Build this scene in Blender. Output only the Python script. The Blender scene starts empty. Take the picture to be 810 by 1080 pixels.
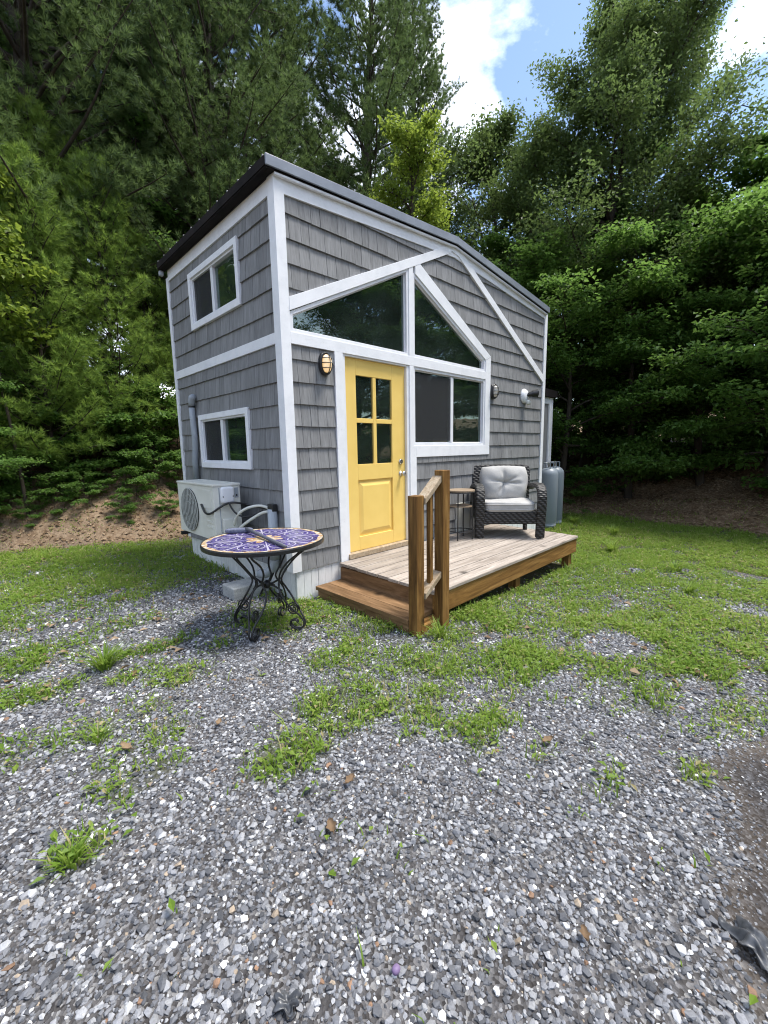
import bpy, bmesh, math, random
import numpy as np
from mathutils import Vector, Matrix

SC = bpy.context.scene
COL = SC.collection
random.seed(7)
RNG = np.random.default_rng(7)

# ------------------------------------------------------------------ helpers
WL = {}          # world location of every un-rotated object that parents parts

class MB:
    """collects shapes; build() links them as ONE mesh object"""
    def __init__(s):
        s.v = []; s.f = []; s.t = []
    def add(s, vs, fs, tone=1.0):
        o = len(s.v)
        s.v += [tuple(v) for v in vs]
        s.f += [tuple(i + o for i in f) for f in fs]
        s.t += [tone] * len(vs)
        return s
    def prism(s, poly, ax, a, b, tone=1.0):
        n = len(poly)
        def m(p, d):
            if ax == 'y': return (p[0], d, p[1])
            if ax == 'x': return (d, p[0], p[1])
            return (p[0], p[1], d)
        vs = [m(p, a) for p in poly] + [m(p, b) for p in poly]
        fs = [tuple(range(n)), tuple(range(2 * n - 1, n - 1, -1))]
        fs += [(i, i + n, (i + 1) % n + n, (i + 1) % n) for i in range(n)]
        return s.add(vs, fs, tone)
    def box(s, x0, x1, y0, y1, z0, z1, tone=1.0):
        return s.prism([(x0, y0), (x1, y0), (x1, y1), (x0, y1)], 'z', z0, z1, tone)
    def tube(s, pts, r, n=8, cap=True, tone=1.0):
        pts = [Vector(p) for p in pts]
        m = len(pts)
        rs = r if isinstance(r, (list, tuple)) else [r] * m
        vs = []; fs = []
        ref = None
        for i, p in enumerate(pts):
            t = (pts[min(i + 1, m - 1)] - pts[max(i - 1, 0)])
            if t.length < 1e-9: t = Vector((0, 0, 1))
            t.normalize()
            if ref is None:
                ref = t.orthogonal().normalized()
            else:
                ref = (ref - t * ref.dot(t))
                if ref.length < 1e-6: ref = t.orthogonal()
                ref.normalize()
            q = t.cross(ref)
            for k in range(n):
                a = 2 * math.pi * k / n
                vs.append(p + (ref * math.cos(a) + q * math.sin(a)) * rs[i])
        for i in range(m - 1):
            for k in range(n):
                fs.append((i * n + k, i * n + (k + 1) % n, (i + 1) * n + (k + 1) % n, (i + 1) * n + k))
        if cap:
            fs.append(tuple(range(n - 1, -1, -1))); fs.append(tuple(range((m - 1) * n, m * n)))
        return s.add(vs, fs, tone)
    def lathe(s, prof, c, n=24, ax='z', tone=1.0):
        vs = []; fs = []
        for r, h in prof:
            for k in range(n):
                a = 2 * math.pi * k / n
                if ax == 'z': vs.append((c[0] + r * math.cos(a), c[1] + r * math.sin(a), c[2] + h))
                elif ax == 'y': vs.append((c[0] + r * math.cos(a), c[1] + h, c[2] + r * math.sin(a)))
                else: vs.append((c[0] + h, c[1] + r * math.cos(a), c[2] + r * math.sin(a)))
        for i in range(len(prof) - 1):
            for k in range(n):
                fs.append((i * n + k, i * n + (k + 1) % n, (i + 1) * n + (k + 1) % n, (i + 1) * n + k))
        fs.append(tuple(range(n - 1, -1, -1))); fs.append(tuple(range((len(prof) - 1) * n, len(prof) * n)))
        return s.add(vs, fs, tone)
    def superell(s, c, a, e=0.5, nu=28, nv=16, fn=None, tone=1.0, M=None):
        def sp(x, p): return math.copysign(abs(x) ** p, x)
        vs = []; fs = []
        for j in range(nv + 1):
            ph = -math.pi / 2 + math.pi * j / nv
            for i in range(nu):
                th = 2 * math.pi * i / nu
                x = sp(math.cos(ph), e) * sp(math.cos(th), e)
                y = sp(math.cos(ph), e) * sp(math.sin(th), e)
                z = sp(math.sin(ph), e)
                p = Vector((x * a[0], y * a[1], z * a[2]))
                if fn: p = fn(p)
                if M is not None: p = M @ p
                vs.append(p + Vector(c))
        for j in range(nv):
            for i in range(nu):
                fs.append((j * nu + i, j * nu + (i + 1) % nu, (j + 1) * nu + (i + 1) % nu, (j + 1) * nu + i))
        return s.add(vs, fs, tone)
    def build(s, name, mat, parent=None, bevel=0, smooth=False, loc=None, world=True, normals=True):
        me = bpy.data.meshes.new(name)
        L = Vector(loc) if loc is not None else Vector((0, 0, 0))
        vv = [tuple(Vector(p) - L) for p in s.v] if loc is not None else s.v
        me.from_pydata(vv, [], s.f)
        if normals:
            bm = bmesh.new(); bm.from_mesh(me)
            bmesh.ops.recalc_face_normals(bm, faces=bm.faces)
            bm.to_mesh(me); bm.free()
        at = me.attributes.new('tone', 'FLOAT', 'POINT')
        at.data.foreach_set('value', np.array(s.t, dtype=np.float32))
        if smooth:
            me.polygons.foreach_set('use_smooth', [True] * len(me.polygons))
        me.materials.append(mat)
        o = bpy.data.objects.new(name, me); COL.objects.link(o)
        if parent is not None:
            o.parent = parent
            if world:
                o.location = -WL[parent]
                WL[o] = Vector((0, 0, 0))
            else:
                o.location = (0, 0, 0); WL[o] = Vector((0, 0, 0))
        else:
            o.location = L; WL[o] = L.copy()
        if bevel:
            b = o.modifiers.new('bevel', 'BEVEL'); b.width = bevel; b.segments = 2
            b.limit_method = 'ANGLE'; b.angle_limit = math.radians(40)
            b.harden_normals = False
        return o

def tag(o, label=None, cat=None, group=None, kind=None):
    if label: o['label'] = label
    if cat: o['category'] = cat
    if group: o['group'] = group
    if kind: o['kind'] = kind
    return o

def thing(name, label, cat, loc=(0, 0, 0), rz=0, group=None):
    o = bpy.data.objects.new(name, None); COL.objects.link(o)
    o.empty_display_size = 0.1
    o.location = loc; o.rotation_euler = (0, 0, rz)
    WL[o] = Vector(loc)
    return tag(o, label, cat, group)

def np_mesh(name, V, F, mat, attrs=None, smooth=False, parent=None, color=None):
    """V (n,3); F list of (m,k) int arrays; fast mesh"""
    me = bpy.data.meshes.new(name)
    V = np.asarray(V, dtype=np.float32)
    me.vertices.add(len(V)); me.vertices.foreach_set('co', V.ravel())
    loops = np.concatenate([f.ravel() for f in F]).astype(np.int32)
    tot = np.concatenate([np.full(len(f), f.shape[1]) for f in F]).astype(np.int32)
    st = np.concatenate([[0], np.cumsum(tot)[:-1]]).astype(np.int32)
    me.loops.add(len(loops)); me.loops.foreach_set('vertex_index', loops)
    me.polygons.add(len(tot)); me.polygons.foreach_set('loop_start', st)
    try: me.polygons.foreach_set('loop_total', tot)
    except Exception: pass
    me.update(calc_edges=True)
    for k, a in (attrs or {}).items():
        d = me.attributes.new(k, 'FLOAT', 'POINT'); d.data.foreach_set('value', np.asarray(a, dtype=np.float32))
    if color is not None:
        d = me.attributes.new('Col', 'FLOAT_COLOR', 'POINT')
        c4 = np.ones((len(V), 4), dtype=np.float32); c4[:, :3] = color
        d.data.foreach_set('color', c4.ravel())
    me.polygons.foreach_set('use_smooth', np.full(len(tot), smooth))
    me.materials.append(mat)
    o = bpy.data.objects.new(name, me); COL.objects.link(o)
    if parent is not None: o.parent = parent
    WL[o] = Vector((0, 0, 0))
    return o

# ------------------------------------------------------------------ noise
_LAT = np.random.default_rng(3).random((256, 256))
def vnoise(x, y):
    x = np.asarray(x, float); y = np.asarray(y, float)
    xi = np.floor(x).astype(int); yi = np.floor(y).astype(int)
    fx = x - xi; fy = y - yi
    fx = fx * fx * (3 - 2 * fx); fy = fy * fy * (3 - 2 * fy)
    g = lambda a, b: _LAT[a & 255, b & 255]
    return (g(xi, yi) * (1 - fx) + g(xi + 1, yi) * fx) * (1 - fy) + (g(xi, yi + 1) * (1 - fx) + g(xi + 1, yi + 1) * fx) * fy
def fbm(x, y, o=4):
    s = 0; a = 1; t = 0
    for i in range(o):
        s = s + a * vnoise(x * 2 ** i + 17.3 * i, y * 2 ** i + 9.1 * i); t += a; a *= .5
    return s / t

# ------------------------------------------------------------------ terrain
CLEAR = np.array([(-15, 9.2), (-6, 7.0), (-1.9, 5.0), (.2, 4.1), (2.5, 4.1), (5, 4.3), (7.4, 2.4), (8.4, -.1), (8.0, -2.9),
                  (8.4, -6), (9, -11), (4, -15), (-4, -16), (-12, -14), (-17, -5)], float)
def sdist(P, poly):
    """signed distance to polygon, positive outside"""
    x = P[:, 0]; y = P[:, 1]
    d = np.full(len(P), 1e9); ins = np.zeros(len(P), bool)
    n = len(poly)
    for i in range(n):
        a = poly[i]; b = poly[(i + 1) % n]
        e = b - a
        t = np.clip(((x - a[0]) * e[0] + (y - a[1]) * e[1]) / (e @ e), 0, 1)
        d = np.minimum(d, np.hypot(x - a[0] - t * e[0], y - a[1] - t * e[1]))
        c = ((a[1] > y) != (b[1] > y))
        with np.errstate(divide='ignore', invalid='ignore'):
            xx = (b[0] - a[0]) * (y - a[1]) / (b[1] - a[1] if b[1] != a[1] else 1e-9) + a[0]
        ins ^= c & (x < xx)
    return np.where(ins, -d, d)
def hgt(x, y):
    x = np.atleast_1d(np.asarray(x, float)); y = np.atleast_1d(np.asarray(y, float))
    base = -.29 - .042 * np.clip(x, -.6, 5) - .012 * np.clip(-y - 1, 0, 3)
    base = base + .03 * (fbm(x * .9, y * .9, 3) - .5) + .012 * (fbm(x * 4, y * 4, 2) - .5)
    d = sdist(np.stack([x, y], 1), CLEAR)
    d = d + .5 * (fbm(x * .7 + 40, y * .7, 3) - .5)
    w = np.clip((x - .5) / 6, 0, 1)
    s = .62 * (1 - w) + .27 * w
    dd = np.maximum(d, 0)
    rise = s * np.where(dd < 6, dd, 6 + .25 * (dd - 6))
    rise = rise * (1 - np.exp(-dd / .35)) + np.clip(dd, 0, 1) * (.14 * (fbm(x * 2.2, y * 2.2, 4) - .5) * 2 + .05 * (fbm(x * 8, y * 8, 3) - .5))
    return base + rise
def h1(x, y): return float(hgt(x, y)[0])

LAWN_R = np.array([(.066, .593), (-.375, .218), (-.256, -.846), (.121, -1.353), (.055, -1.839), (.145, -2.327), (.524, -2.627), (.586, -2.911),
                   (.976, -3.41), (1.6, -4.3), (3, -6.5), (8.6, -6.5), (8.5, -3.1), (8.5, -1.2), (8.4, .8), (6.5, 3.2), (5.5, 3.6), (.06, 3.4)])
LAWN_L = np.array([(-9, 7.7), (-6, 6.9), (-1.9, 4.87), (-.839, 4.35), (.287, 3.95), (.1, 1.868), (-.28, 1.3), (-.777, 1.15), (-1.277, 1.1),
                   (-1.685, 1.2), (-2.067, 1.0), (-2.6, .6), (-4, .4), (-9, 1)])
DIRT_R = np.array([(.212, -3.119), (.723, -3.35), (2.5, -5), (1, -7), (-2, -6), (-.83, -3.45), (-.512, -3.298), (-.148, -3.25)])
PATCH = [(-.67, -1.67, .3, .24), (-1.12, -1.74, .15, .12), (-1.27, -.64, .19, .13), (-1.69, -.85, .36, .16), (-1.99, -.8, .17, .13),
         (-1.87, -.29, .18, .13), (-1.97, -1.61, .07, .06), (-1.23, -.1, .29, .1), (-.55, -2.03, .15, .08),
         (-.3, -2.28, .25, .13), (-.29, -2.59, .13, .07), (-.26, -2.87, .12, .06), (.08, -3.14, .07, .05), (-.26, -.24, .38, .43),
         (-.16, -1.23, .41, .22), (-.03, -1.66, .45, .27), (-1.7, -1.4, .17, .08), (-1.99, -.23, .15, .13), (-1.89, .4, .28, .23),
         (-1.31, .59, .33, .12), (-.91, -.44, .16, .1), (-1.62, -1.15, .2, .1), (-1.45, -.4, .2, .08)]
HOLES = [(1.26, -2.43, .40, .32), (4.78, -2.9, .2, .27), (3.06, -3.12, .2, .25), (1.33, -3.22, .3, .14), (.68, -1.75, .22, .13),
         (.37, -.78, .13, .1), (.51, -2.4, .3, .09), (2.3, -2.2, .25, .12), (3.9, -1.9, .2, .12), (.9, -3.0, .35, .12)]
def sm(a, b, x):
    t = np.clip((x - a) / (b - a), 0, 1); return t * t * (3 - 2 * t)
def masks(x, y):
    """lawn, gravel, dirt weights on the ground"""
    P = np.stack([x, y], 1)
    n = fbm(x * 2.3 + 5, y * 2.3, 4) - .5; n2 = fbm(x * 7 + 50, y * 7, 3) - .5
    lr = sdist(P, LAWN_R) + .30 * n + .14 * n2
    ll = sdist(P, LAWN_L) + .55 * n + .25 * n2
    lawn = np.maximum(sm(.30, -.62, lr), sm(.40, -.60, ll))
    for cx, cy, rx, ry in PATCH:
        q = np.hypot((x - cx) / (rx * 1.35), (y - cy) / (ry * 1.4)) + .9 * n + .7 * n2
        lawn = np.maximum(lawn, .85 * sm(1.10, .30, q))
    for cx, cy, rx, ry in HOLES:
        q = np.hypot((x - cx) / rx, (y - cy) / ry) + 1.0 * n + .5 * n2
        lawn = lawn * sm(.5, 1.15, q)
    thin = sm(.40, .62, fbm(x * 3 + 80, y * 3, 4))
    tmin = np.where((x > 1.8) | ((x < .3) & (y > 1.6)), .68, .42)
    lawn = lawn * (tmin + (1 - tmin) * thin)
    dr = sm(.04, -.22, sdist(P, DIRT_R) + .25 * n + .1 * n2)
    bank = sm(-.25, .25, sdist(P, CLEAR) + .5 * n)
    dirt = np.maximum(dr, bank)
    lawn = lawn * (1 - dirt)
    grav = (1 - dirt) * np.where((x > .9) & (y > -1.3), .15, 1)
    return lawn, grav, dirt, bank

# ------------------------------------------------------------------ materials
def srgb(r, g, b):
    f = lambda c: (c / 255 / 12.92) if c <= 10 else ((c / 255 + .055) / 1.055) ** 2.4
    return (f(r), f(g), f(b))
class Mt:
    def __init__(s, name):
        s.m = bpy.data.materials.new(name); s.m.use_nodes = True
        s.nt = s.m.node_tree; s.b = s.nt.nodes['Principled BSDF']; s.out = s.nt.nodes['Material Output']
    def n(s, t, props=None, **inp):
        x = s.nt.nodes.new('ShaderNode' + t)
        for k, v in (props or {}).items(): setattr(x, k, v)
        for k, v in inp.items():
            k = k.replace('_', ' ')
            s.set(x.inputs[k], v)
        return x
    def set(s, sock, v):
        if hasattr(v, 'is_linked') or hasattr(v, 'links'): s.nt.links.new(v, sock)
        else:
            if isinstance(v, tuple) and len(v) == 3 and sock.type == 'RGBA': v = (*v, 1)
            sock.default_value = v
    def math(s, op, a, b=0.0, c=None):
        x = s.nt.nodes.new('ShaderNodeMath'); x.operation = op
        s.set(x.inputs[0], a); s.set(x.inputs[1], b)
        if c is not None: s.set(x.inputs[2], c)
        return x.outputs[0]
    def mix(s, f, a, b, blend='MIX'):
        x = s.nt.nodes.new('ShaderNodeMix'); x.data_type = 'RGBA'; x.blend_type = blend
        s.set(x.inputs[0], f); s.set(x.inputs[6], a); s.set(x.inputs[7], b)
        return x.outputs[2]
    def ramp(s, f, stops):
        x = s.nt.nodes.new('ShaderNodeValToRGB'); e = x.color_ramp.elements
        while len(e) < len(stops): e.new(.5)
        for i, (p, c) in enumerate(stops):
            e[i].position = p; e[i].color = (*c, 1) if len(c) == 3 else c
        s.set(x.inputs[0], f); return x.outputs[0]
    def coord(s, scale=(1, 1, 1), kind='Object'):
        tc = s.nt.nodes.new('ShaderNodeTexCoord'); mp = s.nt.nodes.new('ShaderNodeMapping')
        mp.inputs['Scale'].default_value = scale
        s.nt.links.new(tc.outputs[kind], mp.inputs['Vector']); return mp.outputs[0]
    def noise(s, vec, scale=5, detail=4, rough=.55, dist=0):
        x = s.n('TexNoise', Vector=vec, Scale=scale, Detail=detail, Roughness=rough, Distortion=dist); return x.outputs[0]
    def attr(s, name, out='Fac'):
        x = s.nt.nodes.new('ShaderNodeAttribute'); x.attribute_name = name; return x.outputs[out]
    def bump(s, h, st=.3, dist=.01):
        x = s.n('Bump', Height=h, Strength=st, Distance=dist); s.nt.links.new(x.outputs[0], s.b.inputs['Normal']); return x
    def base(s, c, rough=.6, spec=.3, metal=0):
        s.set(s.b.inputs['Base Color'], c); s.set(s.b.inputs['Roughness'], rough)
        s.b.inputs['Specular IOR Level'].default_value = spec; s.b.inputs['Metallic'].default_value = metal
        return s.m
def noisy(name, c1, c2, scale=8, stretch=(1, 1, 1), rough=.6, spec=.3, bump=.0, dist=.005, tone=False, metal=0, fine=None, detail=5):
    m = Mt(name); v = m.coord(stretch)
    f = m.noise(v, scale, detail)
    c = m.ramp(f, [(.3, c1), (.7, c2)])
    if fine:
        f2 = m.noise(v, scale * fine, 3)
        c = m.mix(.5, c, m.ramp(f2, [(.3, (.35, .35, .35)), (.7, (.65, .65, .65))]), 'OVERLAY')
    if tone: c = m.mix(1.0, c, m.attr('tone'), 'MULTIPLY')
    if bump: m.bump(f, bump, dist)
    return m.base(c, rough, spec, metal)
def plain(name, c, rough=.5, spec=.4, metal=0):
    return noisy(name, tuple(x * .9 for x in c), tuple(min(1, x * 1.06) for x in c), 9, rough=rough, spec=spec, metal=metal)

MT = {}
def mk_materials():
    # shakes
    m = Mt('grey_shake')
    v = m.coord((1, 1, .045)); g = m.noise(v, 70, 4, .65)
    v2 = m.coord((1, 1, .12)); g2 = m.noise(v2, 16, 3)
    c = m.ramp(g, [(.25, (.115, .117, .120)), (.5, (.205, .208, .213)), (.78, (.290, .294, .300))])
    c = m.mix(.35, c, m.ramp(g2, [(.3, (.145, .145, .143)), (.7, (.28, .28, .276))]))
    c = m.mix(1, c, m.attr('tone'), 'MULTIPLY')
    m.bump(g, .45, .004)
    MT['shake'] = m.base(c, .75, .2)
    # white trim: slightly dirty painted wood
    m = Mt('white_painted_wood')
    v = m.coord((1, 1, 1)); a = m.noise(v, 5, 6, .65); b = m.noise(m.coord((1, 1, 1)), 38, 3)
    c = m.ramp(a, [(.3, (.70, .715, .74)), (.55, (.79, .80, .82)), (.8, (.82, .83, .85))])
    c = m.mix(m.math('MULTIPLY', m.ramp(b, [(.62, (0, 0, 0)), (.80, (1, 1, 1))]), .35), c, (.45, .44, .41))
    m.bump(m.noise(m.coord((1, 1, .08)), 60, 3), .12, .003)
    MT['trim'] = m.base(c, .55, .3)
    MT['vinyl'] = noisy('white_vinyl', (.70, .71, .74), (.80, .81, .83), 6, rough=.35, spec=.45)
    MT['skirt'] = noisy('weathered_white_boards', (.60, .62, .63), (.78, .79, .79), 7, stretch=(1, 1, .3), rough=.7, spec=.2, fine=6)
    m = Mt('yellow_paint')
    a = m.noise(m.coord(), 4, 5)
    c = m.ramp(a, [(.3, (.79, .55, .15)), (.7, (.85, .61, .18))])
    m.bump(m.noise(m.coord((1, 1, .1)), 55, 3), .08, .002)
    MT['yellow'] = m.base(c, .38, .45)
    # roof
    MT['roof'] = noisy('dark_metal_roof', (.055, .060, .068), (.085, .092, .10), 6, rough=.42, spec=.5)
    MT['rake'] = noisy('blue_grey_metal_edge', (.17, .19, .225), (.23, .255, .295), 5, rough=.34, spec=.5)
    MT['fascia'] = noisy('dark_brown_fascia', (.010, .009, .009), (.022, .018, .018), 7, rough=.8, spec=.1)
    MT['black'] = noisy('black_metal', (.010, .010, .011), (.022, .022, .024), 20, rough=.4, spec=.5)
    MT['blackplastic'] = noisy('black_plastic', (.012, .012, .013), (.02, .02, .021), 20, rough=.35, spec=.5)
    MT['steel'] = noisy('satin_nickel', (.5, .48, .45), (.62, .60, .57), 12, rough=.25, spec=.5, metal=1)
    # glass
    m = Mt('window_glass'); nt = m.nt
    nt.nodes.remove(m.b)
    fr = m.n('Fresnel', IOR=1.9); gl = m.n('BsdfGlossy', Color=(.82, .97, .90), Roughness=.012); tr = m.n('BsdfTransparent', Color=(.78, .92, .84))
    wob = m.n('Bump', Height=m.noise(m.coord(), 2.2, 2), Strength=.035, Distance=.05)
    nt.links.new(wob.outputs[0], gl.inputs['Normal'])
    mx = m.n('MixShader'); nt.links.new(m.math('MULTIPLY', fr.outputs[0], 1.25), mx.inputs[0])
    nt.links.new(tr.outputs[0], mx.inputs[1]); nt.links.new(gl.outputs[0], mx.inputs[2])
    du = m.n('BsdfDiffuse', Color=(.40, .56, .47)); m2 = m.n('MixShader')                # painted haze: faint green veil that lifts the panes' blacks
    nt.links.new(m.ramp(m.noise(m.coord(), 3, 4), [(.3, (.015, .015, .015)), (.75, (.042, .042, .042))]), m2.inputs[0])
    nt.links.new(mx.outputs[0], m2.inputs[1]); nt.links.new(du.outputs[0], m2.inputs[2]); nt.links.new(m2.outputs[0], m.out.inputs[0])
    MT['glass'] = m.m
    m = Mt('clear_glass'); nt = m.nt; nt.nodes.remove(m.b)
    gl = m.n('BsdfGlossy', Roughness=.01); tr = m.n('BsdfTransparent', Color=(.95, .98, .96)); mx = m.n('MixShader', Fac=.05)
    nt.links.new(tr.outputs[0], mx.inputs[1]); nt.links.new(gl.outputs[0], mx.inputs[2]); nt.links.new(mx.outputs[0], m.out.inputs[0])
    MT['clear'] = m.m
    m = Mt('insect_screen'); nt = m.nt; nt.nodes.remove(m.b)
    df = m.n('BsdfDiffuse', Color=(.06, .062, .064)); tr = m.n('BsdfTransparent', Color=(1, 1, 1)); mx = m.n('MixShader', Fac=.52)
    nt.links.new(df.outputs[0], mx.inputs[1]); nt.links.new(tr.outputs[0], mx.inputs[2]); nt.links.new(mx.outputs[0], m.out.inputs[0])
    MT['screen'] = m.m
    MT['inside'] = noisy('interior_white_boards', (.78, .78, .76), (.84, .84, .82), 4, rough=.7)
    MT['insidedark'] = noisy('interior_floor_wood', (.16, .11, .075), (.24, .17, .11), 4, rough=.6)
    MT['green'] = noisy('green_interior_paint', (.12, .42, .22), (.15, .48, .26), 4, rough=.6)
    # woods
    def wood(name, c1, c2, c3, st, knots=True, rough=.7, gs=15):
        m = Mt(name); v = m.coord(st)
        g = m.noise(v, gs, 6, .62, 1.4); g2 = m.noise(v, gs * 4.5, 4, .7)
        c = m.ramp(g, [(.28, c1), (.5, c2), (.72, c3)])
        c = m.mix(.55, c, m.ramp(g2, [(.3, (.30, .30, .30)), (.7, (.68, .68, .68))]), 'OVERLAY')
        if knots:
            vo = m.n('TexVoronoi', Vector=m.coord(tuple(max(.5, s * .55) for s in st)), Scale=3.2)
            kk = m.ramp(vo.outputs['Distance'], [(.03, (1, 1, 1)), (.10, (0, 0, 0))])
            c = m.mix(m.math('MULTIPLY', kk, .8), c, tuple(x * .22 for x in c1))
        c = m.mix(1, c, m.attr('tone'), 'MULTIPLY')
        m.bump(g2, .25, .003)
        return m.base(c, rough, .22)
    MT['deckx'] = wood('weathered_deck_boards', (.205, .17, .14), (.325, .28, .24), (.44, .39, .34), (.08, 1, 1), True)
    MT['treated_x'] = wood('treated_lumber_long', (.105, .050, .014), (.23, .118, .034), (.35, .20, .066), (.08, 1, 1))
    MT['treated_y'] = wood('treated_lumber_cross', (.11, .060, .025), (.20, .115, .055), (.29, .175, .09), (1, .12, 1))
    MT['treated_z'] = wood('treated_lumber_post', (.050, .023, .007), (.165, .082, .023), (.30, .168, .052), (1, 1, .07))
    MT['rail'] = wood('weathered_rail', (.24, .17, .10), (.36, .28, .19), (.46, .38, .28), (1, 1, 1), False)
    # furniture
    m = Mt('charcoal_wicker')
    v = m.coord((1, 1, 1))
    w1 = m.n('TexWave', {'wave_type': 'BANDS', 'bands_direction': 'Z'}, Vector=v, Scale=13, Distortion=.8, Detail=1)
    w2 = m.n('TexWave', {'wave_type': 'BANDS', 'bands_direction': 'DIAGONAL'}, Vector=v, Scale=10, Distortion=.5, Detail=1)
    wv = m.math('MULTIPLY', w1.outputs['Fac'], w2.outputs['Fac'])
    c = m.ramp(wv, [(.05, (.010, .0095, .009)), (.6, (.07, .067, .064))])
    m.bump(wv, .9, .006)
    MT['wicker'] = m.base(c, .5, .35)
    m = Mt('grey_cushion_fabric')
    f = m.noise(m.coord(), 160, 3); f2 = m.noise(m.coord(), 6, 4)
    c = m.ramp(f2, [(.3, (.37, .365, .35)), (.7, (.47, .46, .445))])
    c = m.mix(.4, c, m.ramp(f, [(.3, (.36, .36, .36)), (.7, (.64, .64, .64))]), 'OVERLAY')
    m.bump(f, .25, .003)
    MT['fabric'] = m.base(c, .9, .1)
    MT['tan'] = noisy('tan_wood_top', (.24, .175, .115), (.34, .26, .18), 6, stretch=(.3, 1, 1), rough=.55)
    MT['ac'] = noisy('aged_white_steel', (.60, .60, .54), (.73, .73, .67), 3.5, rough=.45, spec=.35)
    MT['acdark'] = noisy('painted_recess_shade', (.03, .032, .03), (.06, .062, .06), 8, rough=.7)  # near-black colour standing in for shade in the fan and cover recesses
    MT['acwire'] = noisy('grey_green_grille', (.30, .31, .28), (.40, .41, .37), 20, rough=.5)
    MT['duct'] = noisy('grey_line_cover', (.27, .30, .33), (.37, .40, .43), 7, stretch=(1, 1, .3), rough=.55)
    MT['foam'] = noisy('pale_pipe_insulation', (.60, .60, .53), (.72, .72, .65), 10, rough=.8)
    MT['concrete'] = noisy('concrete', (.26, .27, .27), (.42, .43, .42), 9, rough=.9, bump=.3, fine=8)
    MT['tank'] = noisy('grey_blue_tank_paint', (.20, .235, .265), (.265, .30, .335), 3, stretch=(1, 1, .25), rough=.38, spec=.45)
    MT['brass'] = noisy('dull_valve_metal', (.30, .29, .26), (.42, .41, .38), 10, rough=.4, metal=.8)
    MT['brush'] = noisy('blue_grey_bristles', (.075, .085, .13), (.15, .165, .23), 60, rough=.8, bump=.6)
    MT['brushh'] = noisy('dark_grey_handle', (.06, .065, .085), (.10, .105, .13), 12, rough=.45)
    m = Mt('lamp_globe_lit')
    z = m.n('SeparateXYZ', Vector=m.coord()); zz = z.outputs[2]
    m.base((.75, .70, .58), .3, .4)
    m.b.inputs['Emission Color'].default_value = (1, .62, .22, 1)
    m.b.inputs['Emission Strength'].default_value = .22
    MT['globe_on'] = m.m
    MT['globe'] = noisy('frosted_globe', (.50, .47, .41), (.62, .59, .52), 8, rough=.3, spec=.5)
    # mosaic table top
    m = Mt('mosaic_tile')
    tc = m.coord(); sp = m.n('SeparateXYZ', Vector=tc); X, Y = sp.outputs[0], sp.outputs[1]
    r = m.math('DIVIDE', m.math('SQRT', m.math('ADD', m.math('MULTIPLY', X, X), m.math('MULTIPLY', Y, Y))), .462)
    ang = m.math('ARCTAN2', Y, X)
    vo = m.n('TexVoronoi', Vector=tc, Scale=38)
    tile = m.math('MULTIPLY', vo.outputs['Color'], 1.0)
    purple = m.ramp(tile, [(.2, (.012, .005, .07)), (.55, (.024, .010, .13)), (.9, (.055, .03, .20))])
    cream = m.ramp(tile, [(.2, (.36, .23, .09)), (.5, (.48, .39, .26)), (.8, (.56, .51, .40))])
    gold = m.ramp(tile, [(.2, (.32, .15, .05)), (.5, (.46, .29, .12)), (.8, (.55, .44, .28))])
    petals = m.math('ABSOLUTE', m.math('SINE', m.math('MULTIPLY', ang, 4.0)))
    border = m.math('GREATER_THAN', m.math('ADD', r, m.math('MULTIPLY', m.math('SINE', m.math('MULTIPLY', ang, 16.0)), .014)), .915)
    star = m.math('LESS_THAN', r, m.math('ADD', m.math('MULTIPLY', petals, .17), .15))
    core = m.math('LESS_THAN', r, .17)
    # rings round eight outer medallions
    a8 = m.math('SUBTRACT', m.math('MODULO', m.math('ADD', ang, 12.566), .7854), .3927)
    dx = m.math('SUBTRACT', m.math('MULTIPLY', r, m.math('COSINE', a8)), .62); dy = m.math('MULTIPLY', r, m.math('SINE', a8))
    rr = m.math('SQRT', m.math('ADD', m.math('MULTIPLY', dx, dx), m.math('MULTIPLY', dy, dy)))
    ring = m.math('GREATER_THAN', m.math('SINE', m.math('MULTIPLY', rr, 68.0)), .86)
    ray_ = m.math('LESS_THAN', m.math('ABSOLUTE', m.math('SUBTRACT', m.math('ABSOLUTE', a8), .385)), .012)
    line = m.math('MAXIMUM', m.math('MULTIPLY', ring, m.math('LESS_THAN', rr, .24)), ray_)
    c = m.mix(m.math('MULTIPLY', line, .75), purple, (.55, .52, .60))
    c = m.mix(star, c, gold); c = m.mix(core, c, cream); c = m.mix(border, c, m.mix(m.math('GREATER_THAN', m.math('SINE', m.math('MULTIPLY', ang, 32.0)), .3), cream, gold))
    ed = m.n('TexVoronoi', {'feature': 'DISTANCE_TO_EDGE'}, Vector=tc, Scale=38)
    g = m.math('LESS_THAN', ed.outputs['Distance'], .045)
    c = m.mix(m.math('MULTIPLY', g, .6), c, (.30, .28, .30))
    MT['mosaic'] = m.base(c, .35, .3)
    # foliage
    def leaf(name, c1, c2, c3, trans=.35, rough=.5, c4=None):
        m = Mt(name); t = m.attr('tone')
        c = m.ramp(t, [(0, c1), (.5, c2), (1, c3)] if c4 is None else [(0, c1), (.45, c2), (.82, c3), (.92, c4)])
        m.base(c, rough, .35)
        tl = m.n('BsdfTranslucent'); m.nt.links.new(m.mix(.5, c, tuple(x * 1.7 for x in c3)), tl.inputs['Color'])
        mx = m.n('MixShader', Fac=trans)
        m.nt.links.new(m.b.outputs[0], mx.inputs[1]); m.nt.links.new(tl.outputs[0], mx.inputs[2]); m.nt.links.new(mx.outputs[0], m.out.inputs[0])
        return m.m
    MT['oakleaf'] = leaf('oak_leaf', (.060, .100, .028), (.092, .145, .040), (.135, .190, .056), .5)
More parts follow.
